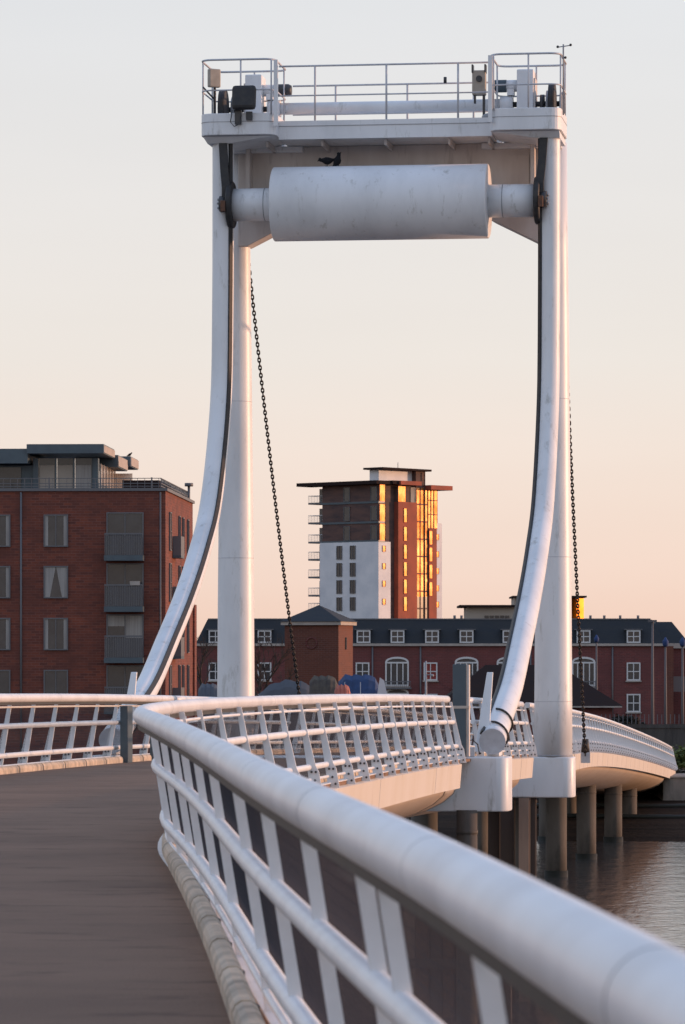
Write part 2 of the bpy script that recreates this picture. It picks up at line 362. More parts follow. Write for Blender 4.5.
def span(y0, y1, label, kerbs=True, sides=(1, -1), step=1.0, y0r=None):
    mid = (y0+y1)/2
    root = thing('bridge_span', label, 'footbridge', pt(mid, -WD/2, -RH-.5), 0)
    ys = []; y = y0
    while y < y1-1e-6: ys.append(y); y += step
    ys.append(y1)
    dk = MB().sweep([[pt(y, .27, -RH-.02), pt(y, .27, -RH-.075), pt(y, -WD-.27, -RH-.075), pt(y, -WD-.27, -RH-.02), ] for y in ys], smooth=False)
    deck = dk.build('deck', DECK, root, True)
    for s in sides:
        f = MB(); yq = [q for q in ys if s < 0 or not y0r or q >= y0r]
        f.sweep([[side(y, s, .25, -RH-.08), side(y, s, .31, -RH-.11), side(y, s, .27, -RH-.60), side(y, s, -.06, -RH-.615)] for y in yq], smooth=False)
        f.build('fascia', FASC, root, True)
    # fascia joints are real gaps: thin dark strips proud of the panel
    y = y0+1.0+(9.2 if y0 < 0 else 0)
    while y < y1-1:
        for s in sides:
            if s > 0 and y0r and y < y0r: continue
            a = [side(y, s, .314, -RH-.11), side(y+.05, s, .314, -RH-.11), side(y+.05, s, .274, -RH-.60), side(y, s, .274, -RH-.60)]
            b_ = [side(y, s, .27, -RH-.11), side(y+.05, s, .27, -RH-.11), side(y+.05, s, .24, -RH-.60), side(y, s, .24, -RH-.60)]
            MB().sweep([a, b_], smooth=False).build('panel_joint', GRIME, root, True)
        y += 10.6 if y0 < 50 else 4.24
    for s in sides:
        MB().sweep([[side(y, s, .15, -RH-.018), side(y, s, .285, -RH-.018), side(y, s, .285, -RH-.004), side(y, s, .15, -RH-.004)] for y in ys if s < 0 or not y0r or y >= y0r], smooth=False).build('edge_plate', WHITE2, root, True)
    h = MB(); rings = []
    for y in ys:
        ring = []
        for k in range(15):
            a = math.pi*k/14; uu = -WD/2 + (WD/2-.02)*math.cos(a); ring.append(pt(y, uu, -RH-.60-.88*math.sin(a)**1.15))
        rings.append(ring)
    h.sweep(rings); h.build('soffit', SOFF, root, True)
    if kerbs:
        y = math.ceil(y0/BAY)*BAY
        while y+BAY-.05 < y1:
            for s in sides:
                m = MB(); rings = []
                for q in range(5):
                    yy = y+.045+(BAY-.10)*q/4; ring = []
                    ku = (-.045+.235*min(1, max(0, (yy-18)/19))*min(1, max(0, (56-yy)/8)) if s > 0 and yy < 56 else 0)
                    en = 0
                    for (uu, zz) in ((.0, -RH-.02), (.0, -RH+.05), (.015, -RH+.085), (.045, -RH+.105), (.09, -RH+.105), (.12, -RH+.085), (.135, -RH-.02)):
                        ring.append(side(yy, s, uu+ku, zz-en))
                    rings.append(ring)
                m.sweep(rings, smooth=False); m.build('kerb_block', KERB, deck, True)
                if s > 0 and y < 45:
                    MB().sweep([[side(yy, s, ku+.09, -RH-.01), side(yy, s, ku+.132, -RH-.01), side(yy, s, ku+.132, -RH+.082), side(yy, s, ku+.09, -RH+.10)] for yy in (y+BAY-.055, y+BAY+.025)], smooth=False).build('drain_slot', BLACK, deck, True)
            y += BAY
    for s in sides:
        yq = [q for q in ys if s < 0 or not y0r or q >= y0r]; ya = yq[0]
        hr = MB().tube([side(y, s, 0, 0) for y in yq], [.086 if y < 30 else max(.074, .086-.012*(y-30)/12) for y in yq], 24)
        rail = hr.build('railing', HAND, root, True)
        y = 2.2+3.72*math.ceil((ya+.3-2.2)/3.72)
        while y < y1-1:
            MB().tube([side(y, s, 0, 0), side(y+.010, s, 0, 0)], .0868 if y < 30 else .0752, 24).build('joint_ring', GREYM if y < 15 else GALV, rail, True); y += 3.72
        for z, rr in ((-.15, .018), (-.465, .048), (-.955, .045), (-1.13, .022)):
            MB().tube([side(y, s, U0(y)+LEAN*-z-.012, z) for y in yq if z < -.2 or y > 41 or s < 0], rr, 10).build('rail', WHITE2, rail, True)
        MB().sweep([[side(y, s, -.035, -.070), side(y, s, .035, -.070), side(y, s, .035, -.115), side(y, s, -.035, -.115)] for y in yq], smooth=False).build('under_strip', BLACK, rail, True)  # black strip along the underside of the handrail
        # woven wire mesh behind the posts: reads as a dark panel when seen edge-on
        wm = MB(); pit, wr = (.035, .0012) if y0 < 50 else (.08, .0022)
        uz = lambda z, y: U0(y)+LEAN*-z+(.042 if s < 0 or y < 43 else max(-.042, .042-.084*(y-43)/7))
        k = 0
        while -.19-.05*k > -1.12:
            z = -.19-.05*k; k += 1
            wm.tube([side(y, s, uz(z, y), z) for y in yq], wr, 3, False, smooth=False)
        y = max(ya+.1, 3.0)
        while y < y1-.1:
            p0 = side(y, s, uz(-.18, y), -.18); p1 = side(y, s, uz(-1.12, y), -1.12); _, d, n_ = frame(y)
            wm.add([p0-d*wr, p0+d*wr*.6+n_*wr, p0+d*wr*.6-n_*wr, p1-d*wr, p1+d*wr*.6+n_*wr, p1+d*wr*.6-n_*wr], [(0, 1, 4, 3), (1, 2, 5, 4), (2, 0, 3, 5)])
            y += pit
        wm.build('mesh_infill', DIMM, rail, True, recalc=False)
        for y in post_list(ya, y1): fin(y, s, rail, root)
        for ye in (ya+.08, y1-.08):
            if ye > 5: fin(ye, s, rail, root)
    return root
span(-8, 82.0, 'near span of white footbridge with brown deck in the foreground')
span(82.2, 99.6, 'short bridge span between curved track feet and gantry columns', y0r=86.2)
span(101.6, 120.6, 'lifting leaf of the footbridge just beyond the columns, held by chains')
span(121.0, 221.6, 'far span curving down to the shore on round concrete piers', step=2.0)

# ---------------------------------------------------------------- gantry
PH = math.atan(.134/.991)
G = thing('lifting_gantry', 'white steel gantry over the footbridge with big counterweight drum', 'gantry', (1.305, 101.85, E), -PH)
col_ = {}
for s in (-1, 1):
    zs = [-2.45, -1, 2, 5, 8, 10.4, 13.09]; rs = [.485, .48, .46, .43, .40, .37, .345]
    MB().tube([(4.07*s, 0, z) for z in zs], rs, 32).build('column', WHITE, G)
def round_rect(x0, x1, y0, y1, r, n=6):
    pl = []
    for cx, cy, a0 in ((x1-r, y0+r, -90), (x1-r, y1-r, 0), (x0+r, y1-r, 90), (x0+r, y0+r, 180)):
        for k in range(n+1):
            a = R(a0+90*k/n); pl.append((cx+r*math.cos(a), cy+r*math.sin(a)))
    return pl
for s in (-1, 1):
    for z, r_ in ((-1.05, .484), (2.6, .459), (6.6, .418)): MB().tube([(4.07*s, 0, z), (4.07*s, 0, z+.012)], r_, 32).build('weld_seam', GALV, G)
    MB().tube([(4.07*s, 0, -2.44), (4.07*s, 0, -2.40)], .492, 32).build('base_ring', GREYM, G)
# outrigger beams: rounded end boxes
def outrigger(u0, u1, v, z0, z1, hw=.48):
    m = MB(); poly = round_rect(u0, u1, v-hw, v+hw, .26, 8)
    m.prism(poly, z0, z1, 'z'); o = m.build('outrigger_beam', WHITE, G, bevel=.03)
    for p in o.data.polygons: p.use_smooth = abs(p.normal.z) < .5 and p.area < .12
    return o
outrigger(-4.62, 4.62, 0, -3.47, -2.45)
outrigger(-4.5, 4.52, -16.5, -3.20, -2.05, .55)
# curved tracks
TR = [(-2.0, 13.05), (-2.0, 11.4), (-2.02, 9.0), (-2.3, 6.44), (-2.75, 5.1), (-3.5, 3.8), (-5.0, 2.35), (-7.3, 1.05), (-9.8, .10), (-12.6, -.72), (-15.0, -1.42), (-16.4, -1.80)]
def smooth_curve(P, sub=6):
    out_ = []
    for i in range(len(P)-1):
        p0 = P[max(i-1, 0)]; p1 = P[i]; p2 = P[i+1]; p3 = P[min(i+2, len(P)-1)]
        for k in range(sub):
            q = k/sub
            out_.append(tuple(.5*((2*p1[j])+(-p0[j]+p2[j])*q+(2*p0[j]-5*p1[j]+4*p2[j]-p3[j])*q*q+(-p0[j]+3*p1[j]-3*p2[j]+p3[j])*q**3) for j in range(2)))
    out_.append(P[-1]); return out_
# v,z pairs measured down the right hand track
TR = [(-2.0, 13.05), (-2.0, 11.4), (-2.05, 9.0), (-2.35, 6.44), (-3.8, 3.9), (-5.6, 2.55), (-7.7, 1.41), (-10.0, .40), (-12.4, -.60), (-14.8, -1.25), (-16.6, -1.72)]
TC = smooth_curve(TR)
TRR = .27
for s in (-1, 1):
    UA = 4.14 if s > 0 else -4.07
    pts = [Vector((UA, v, z)) for v, z in TC]
    arm = MB().tube(pts, TRR, 24, up=Vector((1, 0, 0))).build('curved_track', WHITE, G)
    # black rack strip on the concave inner side
    rings = []; ang = R(50)
    for i, p in enumerate(pts):
        d = (pts[min(i+1, len(pts)-1)]-pts[max(i-1, 0)]).normalized()
        fr = Vector((0, d.z, -d.y)); fr = fr if fr.y < 0 else -fr        # concave side, towards the near end
        inn = Vector((-s, 0, 0))
        nn = fr*math.cos(ang)+inn*math.sin(ang); tt = nn.cross(d).normalized()
        c = p+nn*TRR
        rings.append([c-tt*.05-nn*.03, c+tt*.05-nn*.03, c+tt*.05+nn*.045, c-tt*.05+nn*.045])
    MB().sweep(rings, smooth=False).build('rack_strip', BLACK, arm)
    # end cap plate, fin, cable hoops
    d = (pts[-1]-pts[-2]).normalized()
    MB().tube([pts[-1]-d*.02, pts[-1]+d*.05], TRR+.012, 28, up=Vector((1, 0, 0))).build('end_cap', GALV, arm)
    MB().prism([(-16.35, -2.045), (-15.75, -2.045), (-15.7, -1.55), (-16.35, -1.70)], 4.14*s-.12, 4.14*s+.12, 'x').build('foot_bracket', WHITE, arm, bevel=.01)
    u = 4.14*s+(-.08 if s > 0 else .47)
    m = MB(); m.sweep([[Vector((u-.32, -16.5, -1.95)), Vector((u-.02, -16.5, -1.95)), Vector((u-.02, -16.38, -1.95)), Vector((u-.32, -16.38, -1.95))],
                       [Vector((u-.20, -16.2, -1.0)), Vector((u+.0, -16.2, -1.0)), Vector((u+.0, -16.1, -1.0)), Vector((u-.20, -16.1, -1.0))],
                       [Vector((u-.10, -16.0, -.26)), Vector((u+.03, -16.0, -.26)), Vector((u+.03, -15.92, -.26)), Vector((u-.10, -15.92, -.26))]], smooth=False)
    m.build('stop_fin', WHITE, arm, bevel=.015)
    for kk, (iv, rr) in enumerate(((-6, .17), (-3, .0))):
        c = pts[iv]; dd = (pts[iv+1]-pts[iv-1]).normalized(); loop = []
        for k in range(15):
            a = math.pi*1.15*k/14 - .2
            loop.append(c+Vector((0, dd.z, -dd.y)).normalized()*-1*math.cos(a)*(TRR+.03)*-1 + Vector((1, 0, 0))*math.sin(a)*(TRR+.03)+dd*.12*math.sin(a*1.5))
        MB().tube(loop, .025, 6).build('cable', BLACK, arm)
# girder with haunches, behind the drum
gp = [(-3.95, 13.057), (3.95, 13.057), (3.95, 10.55), (3.70, 10.55), (2.6, 11.1), (2.2, 11.35), (-2.2, 11.35), (-2.6, 11.1), (-3.70, 10.55), (-3.95, 10.55)]
gird = MB().prism(gp, -.42, .30).build('girder', GRIME, G, bevel=.02)
m = MB()
for s in (-1, 1): MB().bx(3.62*s-.05, 3.62*s+.05, -.9, -.424, 11.2, 13.0).build('stiffener', GRIME, gird)
for uu in (-3.0, -1.6, 0, 1.6, 2.6): MB().bx(uu-.03, uu+.03, -1.7, -.424, 12.90, 13.05).build('stiffener', GRIME, gird)
MB().bx(2.95, 3.5, -.46, -.424, 11.5, 12.75).build('access_hatch', GRIME, gird)
# walkway and end platforms
wk = MB().bx(-2.66, 2.70, -1.95, .4, 13.06, 13.18).build('walkway', WHITE, G)
MB().bx(-2.66, 2.70, -2.0, -1.955, 13.04, 13.50).build('toe_board', WHITE, wk)
MB().bx(-2.66, 2.70, -2.012, -2.002, 13.36, 13.375).build('seam', GREYM, wk)
MB().bx(-2.70, 2.74, .42, .46, 13.04, 13.4).build('toe_board', WHITE, wk)
def railpost(m, x, y, z0, z1, r=.022): m.tube([(x, y, z0), (x, y, z1)], r, 8)
for s in (-1, 1):
    x0, x1 = (-4.56, -2.66) if s < 0 else (2.70, 4.47)
    pl = MB().prism(round_rect(x0, x1, -2.62, -.45, .3), 13.10, 13.64, 'z').build('platform', WHITE, G, bevel=.015)
    MB().prism(round_rect(x0-.006, x1+.006, -2.626, -.444, .3), 13.42, 13.435, 'z').build('seam', GREYM, pl)
    MB().bx(x0+.15 if s < 0 else x0-.4, x1-.15 if s > 0 else x1+.4, -.62, .34, 12.9, 13.05).bx(x0+.15, x1-.15, -.44, .34, 13.053, 13.35).build('bearing_beam', WHITE, pl, bevel=.02)
    # sloping haunch from the platform down to the track head
    h = MB(); a = [Vector((x0+.05, -2.45, 13.09)), Vector((x1-.05, -2.45, 13.09)), Vector((x1-.05, -.5, 13.09)), Vector((x0+.05, -.5, 13.09))]
    c = 4.14*s
    b_ = [Vector((c-.28, -2.3, 12.93)), Vector((c+.28, -2.3, 12.93)), Vector((c+.28, -.6, 12.93)), Vector((c-.28, -.6, 12.93))]
    h.sweep([a, b_], smooth=False); h.build('haunch', WHITE, pl)
    zt = 14.98
    for lev, rr in ((zt, .026), (14.22, .02)):
        rr_ = round_rect(x0+.02, x1-.02, -2.58, -.5, .28)
        loop = [(p, q, lev) for p, q in rr_]; MB().tube(loop+[loop[0]], rr, 8, False).build('guard_rail', GALV, pl)
    for p, q in ((x0+.03, -2.3), ((x0+x1)/2+.08, -2.58), (x1-.1 if s < 0 else x0+.1, -2.58), (x0+.03, -.9), (x1-.03, -.9), ((x0+x1)/2+.1, -.5), (x1-.03, -2.3)):
        m = MB(); railpost(m, p, q, 13.6, zt); m.build('rail_post', GALV, pl)
    xx = x1+.02 if s < 0 else x0+.02
    MB().bx(xx-.05, xx+.05, -2.64, -2.54, 13.3, 14.95).build('gate_post', WHITE, pl)
# walkway rails (front and back)
for v, za, lab in ((-1.93, 14.88, 0), (.42, 14.72, 1)):
    for lev, rr in ((za, .024), (za-.74, .019)):
        MB().tube([(-2.66, v, lev), (2.70, v, lev)], rr, 8).build('guard_rail', GALV, wk)
    for uu in ((-1.75, .05, 1.85) if v < 0 else (-1.55, .3, 2.0)):
        m = MB(); railpost(m, uu, v, 13.45, za, .026); m.build('rail_post', GALV, wk)
# line shaft along the walkway and the drives
MB().tube([(-2.95, -.75, 13.98), (2.90, -.75, 13.98)], .15, 20).build('line_shaft', WHITE, G)
for s in (-1, 1):
    mm = MB().tube([(2.8*s, -.75, 13.98), (3.12*s, -.75, 13.98)], .22, 20).build('shaft_coupling', WHITE, G)
    MB().tube([(3.12*s, -.75, 13.98), (4.35*s, -.75, 13.98)], .07, 10).build('stub_axle', DARK, mm)
    gb = MB().bx(min(3.24*s, 3.66*s), max(3.24*s, 3.66*s), -1.1, -.35, 13.64, 14.82).build('gearbox', WHITE, G, bevel=.03)
    MB().bx(min(3.66*s, 3.70*s), max(3.66*s, 3.70*s), -1.05, -.4, 13.7, 14.6).build('cover_plate', GRIME, gb)
    for k, (uu, rr, wd, mt) in enumerate(((3.86, .24, .10, DARK), (4.0, .34, .07, GREYM), (4.16, .42, .16, BLACK), (4.34, .3, .07, GREYM))):
        MB().tube([((uu-wd/2)*s, -.75 if k != 2 else -1.4, 13.98), ((uu+wd/2)*s, -.75 if k != 2 else -1.4, 13.98)], rr, 20).build('sprocket', mt, G)
    # drive motor pointing inwards, above the shaft
    mo = MB().tube([(3.24*s, -.75, 14.45), (2.95*s, -.75, 14.45)], .15, 16).build('drive_motor', WHITE, G)
    MB().tube([(2.95*s, -.75, 14.45), (2.60*s, -.75, 14.45), (2.52*s, -.75, 14.45)], [.16, .16, .12], 16).build('motor_end', SLATE if s > 0 else DARK, mo)
    MB().bx(min(2.98*s, 3.15*s), max(2.98*s, 3.15*s), -.9, -.6, 14.2, 14.35).build('motor_foot', WHITE, mo)
    # drive chain: over the sprocket and down to the counterweight wheel
    ch = []
    for k in range(9):
        a = R(90-90*k/8); ch.append((4.08*s, -1.4-.6*math.cos(a)*.9, 13.7+.4*math.sin(a)))
    ch = [(4.02*s, -1.95, 13.1), (4.02*s, -2.32, 12.9), (3.98*s, -2.36, 12.3), (3.93*s, -2.40, 11.8), (3.93*s, -2.4, 11.5)]
    MB().sweep([[Vector(p)+Vector((-.10, -.05, 0)), Vector(p)+Vector((.10, -.05, 0)), Vector(p)+Vector((.10, .05, 0)), Vector(p)+Vector((-.10, .05, 0))] for p in ch], smooth=False).build('drive_chain', BLACK, G)
# counterweight drum
zc, vc = 11.41, -2.05
cw = MB().tube([(-2.77, vc, zc), (-2.75, vc, zc), (2.61, vc, zc), (2.63, vc, zc)], [.90, .925, .925, .90], 48).build('counterweight', WHITE, G)
for s in (-1, 1):
    MB().tube([(2.5*s, vc, zc), (3.80*s, vc, zc)], .41, 32).build('axle', WHITE, cw)
    MB().tube([(2.98*s, vc, zc), (3.0*s, vc, zc)], .416, 32).build('axle_band', GREYM, cw)
    MB().tube([(3.78*s, vc, zc), (3.82*s, vc, zc), (3.90*s, vc, zc), (3.93*s, vc, zc)], [.56, .60, .60, .56], 28).build('wheel', BLACK, cw)
    MB().tube([(3.93*s, vc-.28, zc), (4.10*s, vc-.28, zc)], .20, 16).build('hub', DARK, cw)
    m = MB()
    for k in range(6):
        a = math.pi*k/3; m.tube([(4.10*s, vc-.28+.12*math.cos(a), zc+.12*math.sin(a)), (4.15*s, vc-.28+.12*math.cos(a), zc+.12*math.sin(a))], .03, 6)
    m.build('hub_bolt', GREYM, cw)
    MB().bx(3.97*s-.06, 3.97*s+.06, vc-.62, vc-.5, zc-.22, zc+.05).build('wheel_bracket', RUST, cw, bevel=.01)
# lamps, sensors on the platforms
fl = MB(); Mx = Matrix.Rotation(R(-12), 3, 'X')
fl.box((-3.42, -2.75, 14.0), (.60, .22, .62), Mx); fl.build('floodlight', BLACK, G, bevel=.08)
m = MB().bx(-3.66, -3.5, -2.7, -2.6, 13.35, 13.7); m.bx(-3.38, -3.22, -2.7, -2.64, 13.45, 13.66)
m.tube([(-3.72, -2.72, 13.7), (-3.76, -2.76, 13.4), (-3.66, -2.8, 13.28), (-3.52, -2.76, 13.35), (-3.5, -2.7, 13.55)], .014, 6); m.build('junction_box', DARK, G)
f2 = MB().tube([(-4.2, -2.5, 13.6), (-4.2, -2.5, 14.75)], .035, 8).tube([(-4.5, -2.5, 14.32), (-4.2, -2.5, 14.0)], .025, 6).build('lamp_pole', DARK, G)
MB().box((-4.2, -2.6, 14.52), (.32, .14, .46), Matrix.Rotation(R(35), 3, 'Z')).build('floodlight', BEIGE, G, bevel=.03)
m = MB().bx(2.18, 2.52, -1.75, -1.5, 14.10, 14.72).build('sensor_box', BEIGE, G, bevel=.03)
m2 = MB().tube([(2.36, -1.76, 14.5), (2.36, -1.80, 14.5)], .08, 12); m2.bx(2.17, 2.21, -1.78, -1.5, 14.66, 14.86); m2.bx(2.49, 2.53, -1.78, -1.5, 14.66, 14.86); m2.bx(2.44, 2.50, -1.7, -1.6, 13.5, 14.1); m2.bx(2.22, 2.27, -1.7, -1.6, 13.9, 14.1)
m2.build('sensor_trim', DARK, m)
MB().ball((2.62, -1.75, 13.54), .2, .14, .1).build('bulkhead_lamp', GREYM, G)
m = MB().tube([(-.0+1.53, -1.96, 14.38), (1.53, -1.96, 14.53)], .04, 8).build('small_lamp', DARK, G)
an = MB().tube([(4.50, -2.2, 13.5), (4.50, -2.2, 14.85), (4.50, -2.2, 15.25)], .02, 8).tube([(4.36, -2.2, 15.18), (4.68, -2.2, 15.22)], .014, 6).build('anemometer_mast', GREYM, G)
m = MB()
for p in ((4.36, -2.2, 15.19), (4.68, -2.2, 15.23), (4.55, -2.2, 14.92)): MB().ball(p, .035, .035, .035, 8, 6).build('anemometer_cup', DARK, an)

# chains
def chain(p0, p1, sag, label):
    p0, p1 = Vector(p0), Vector(p1); L_ = (p1-p0).length; pitch = .125; n_ = int(L_/pitch)
    root = thing('hoist_chain', label, 'chain', tuple(p1), 0, 'lifting chains')
    m = MB()
    P = lambda q: p0.lerp(p1, q)+Vector((0, 0, -sag*4*q*(1-q)))
    for i in range(n_):
        a = P(i/n_); b_ = P((i+1)/n_); c = (a+b_)/2; d = (b_-a).normalized()
        sdv = d.cross(Vector((0, 1, 0))).normalized() if i % 2 else d.cross(d.cross(Vector((0, 1, 0)))).normalized()
        loop = []
        for k in range(10):
            q = 2*math.pi*k/10; loop.append(c+d*.088*math.cos(q)+sdv*.036*math.sin(q))
        m.tube(loop+[loop[0]], .019, 5, False)
    m.build('link_run', RUSTD, root, True)
    MB().tube([p1+Vector((0, 0, .15)), p1+Vector((0, 0, .55))], [.13, .09], 10).build('sleeve', BLACK, root, True)
    MB().bx(p1.x-.13, p1.x+.13, p1.y-.12, p1.y+.12, p1.z-.15, p1.z+.16).build('shackle_block', GALV, root, True)
    return root
RUSTD = mat('dark_chain_steel', (.035, .026, .022), .55, metal=.3)
GM = RM[G.name]
cr0 = GM @ Vector((4.22, .38, 11.2)); cl0 = GM @ Vector((-3.86, .38, 10.75))
chain(cr0, (7.08, 116.6, E-2.85), .35, 'black iron chain behind the right column down to the deck edge')
chain(cl0, (-1.02, 116.8, E-2.85), .45, 'black iron chain hanging in open sky right of the left column')

# slate barrier posts
def bpost(x, y, zb, wx, wy, h, label, band=True):
    o = thing('barrier_post', label, 'post', (x, y, zb), -PH, 'slate barrier posts')
    MB().bx(-wx/2, wx/2, -wy/2, wy/2, 0, h).build('post_body', SLATE, o, bevel=.01)
    if band: MB().bx(wx/2+.002, wx/2+.05, -wy/2+.03, wy/2-.03, 0, h-.01).build('sunlit_side_strip', GRIME, o)  # pale strip imitates sunlight on the post's right side face
    if band: MB().bx(-wx/2-.006, wx/2+.056, -wy/2-.006, wy/2+.006, h*.52, h*.55).build('band', TAPE, o)
bpost(2.47, 83.9, E-2.02, .29, .30, 1.93, 'tall slate blue barrier post with pale band at the end of the right railing')
bpost(-4.16, 77.0, E-drop(77)-RH-.02, .15, .5, 1.10, 'short slate blue gate post against the left railing', False)
bpost(-3.80, 80.2, E-drop(80)-RH-.02, .09, .2, .9, 'thin dark gate post just right of the short slate post', False)

# small equipment box by the right track foot
eb = thing('control_box', 'small pale equipment box with cables beside the track foot', 'box', (2.70, 84.7, E-2.047))
MB().bx(-.1, .1, -.1, .1, 0, .2).build('case', GALV, eb, bevel=.01)
MB().tube([(-.02, 0, .2), (-.08, -.06, .32), (.05, -.1, .36), (.16, -.08, .26), (.2, -.05, .05)], .014, 6).build('cable', BLACK, eb)

# ---------------------------------------------------------------- piers and piles
def pier(x, y, r, ztop, label, zb=-1, collar=True):
    o = thing('bridge_pier', label, 'pier', (x, y, 0), 0, 'concrete piers under the bridge')
    MB().tube([(0, 0, zb), (0, 0, ztop)], r, 24).build('shaft', PIERC, o)
    MB().tube([(0, 0, zb), (0, 0, .25+zb+1)], r+.05, 24).build('weed_collar', WEED, o)
    MB().tube([(0, 0, ztop-.5), (0, 0, ztop-.42)], r+.012, 24).build('band', PIERC, o)
ordn = ['first', 'second', 'third', 'fourth', 'fifth']
names = {125: 'tucked behind the brown piles', 158.5: 'nearest beyond the gantry, widest in view', 172.5: 'second beyond the gantry', 189: 'third, standing where water meets beach', 204.5: 'farthest, standing up on the beach'}
offs = {125: 1.45, 158.5: 2.05, 172.5: 1.6, 189: 1.3, 204.5: 1.4}
for yy, d_ in names.items():
    for s, off in ((1, offs[yy]), (-1, offs[yy]+3.1)):
        p = pt(yy, -off, 0); zt = E-drop(yy)-RH-1.15 - (.0)
        pier(p.x, p.y, .42, zt, 'round concrete pier %s, %s of its pair' % (d_, 'right' if s > 0 else 'left'))
pier(2.63, 84.5, .22, E-3.17, 'slender round pier below the front outrigger beam at right')
p_ = GM @ Vector((-3.6, -15.6, 0)); pier(p_.x, p_.y, .35, E-3.17, 'round pier below the left end of the front outrigger beam')
pl_labels = ['dark brown steel pile, leftmost under the right column', 'broad dark brown pile second from left under the right column', 'pile with sunlight painted on its face, lightest of those under the right column', 'narrow dark pile rightmost, just right of the pale one']
for (px, wdt, mt, lb, yy) in ((494, .30, TIMB, pl_labels[0], 101.6), (507, .34, TIMB, pl_labels[1], 101.2), (524, .26, TIMB2, pl_labels[2], 100.8), (533, .12, TIMB, pl_labels[3], 101.2)):  # pale front flange imitates sunlight on one pile
    x = (px-342)*yy/4000
    o = thing('fender_pile', lb, 'pile', (x, yy, 0), -PH, 'fender piles under the gantry')
    zt = E-3.47-.003
    MB().bx(-wdt/2, wdt/2, -.16, -.10, -1, zt).build('front_flange', mt, o)
    MB().bx(-.03, .03, -.098, .15, -1, zt).build('web', TIMB, o)
    MB().bx(-wdt/2, wdt/2, .152, .2, -1, zt).build('rear_flange', TIMB, o)
p_ = GM @ Vector((-3.7, 0, 0)); pier(p_.x, p_.y, .45, E-3.47, 'stout round pier below the left gantry column')

FW = thing('added_fender_screen', 'added row of dark piles screening bright water behind the near railing', 'fender', (GM @ Vector((-.5, -5.5, 0))).to_tuple()[:2] + (0,), -PH)  # added row: keeps the near railing bays dark against bright water
rnd = random.Random(4); u = -4.6
while u < 3.7:
    wd = rnd.uniform(.24, .34)
    MB().bx(u, u+wd, rnd.uniform(-.05, .05), .3, -.6, 3.35+rnd.uniform(-.25, .1)).build('pile', TIMB2 if rnd.random() < .18 else (RUST if rnd.random() < .3 else TIMB), FW, bevel=.01)
    u += wd+rnd.uniform(.01, .06)
for z in (1.2, 2.7): MB().bx(-4.7, 3.8, -.22, -.06, z, z+.22).build('waling', TIMB, FW)
MB().bx(-4.6, 3.7, .31, .36, -.6, 3.05).build('backing_screen', TIMB, FW)

# ---------------------------------------------------------------- birds
def bird(loc, rz, label, lean, sc=1.0):
    o = thing('bird', label, 'bird', loc, rz, 'birds'); o.scale = (sc,)*3
    m = MB(); M = Matrix.Rotation(R(-lean), 3, 'Y')
    sp_ = [(-.26, .005, .012), (-.16, .02, .03), (-.08, .05, .058), (0, .06, .072), (.08, .05, .062), (.125, .035, .042), (.16, .04, .044), (.20, .03, .032), (.225, .012, .012), (.26, .004, .005)]
    up_ = [0, .01, .02, .03, .045, .075, .11, .12, .11, .10]
    rings = []
    for (x, ry, rz_), uz in zip(sp_, up_):
        ring = []
        for k in range(10):
            a = 2*math.pi*k/10; ring.append(M @ Vector((x*.9, ry*1.35*math.cos(a), uz+rz_*1.4*math.sin(a)))+Vector((0, 0, .115)))
        rings.append(ring)
    m.sweep(rings); m.build('body', FEATH, o)
    for s in (-1, 1):
        MB().tube([(0, .025*s, .09), (.01, .025*s, .04), (.0, .025*s, 0)], .008, 5).tube([(0, .025*s, .006), (.05, .03*s, .006)], .006, 4).build('leg', DARK, o)
top = zc+.925
p = GM @ Vector((-1.42, vc, top)); bird(p, R(170), 'black bird bowing its head on the counterweight drum', -18, 1.0)
p = GM @ Vector((-1.15, vc, top)); bird(p, R(20), 'upright black bird at right of the pair on the drum', 48, 1.0)

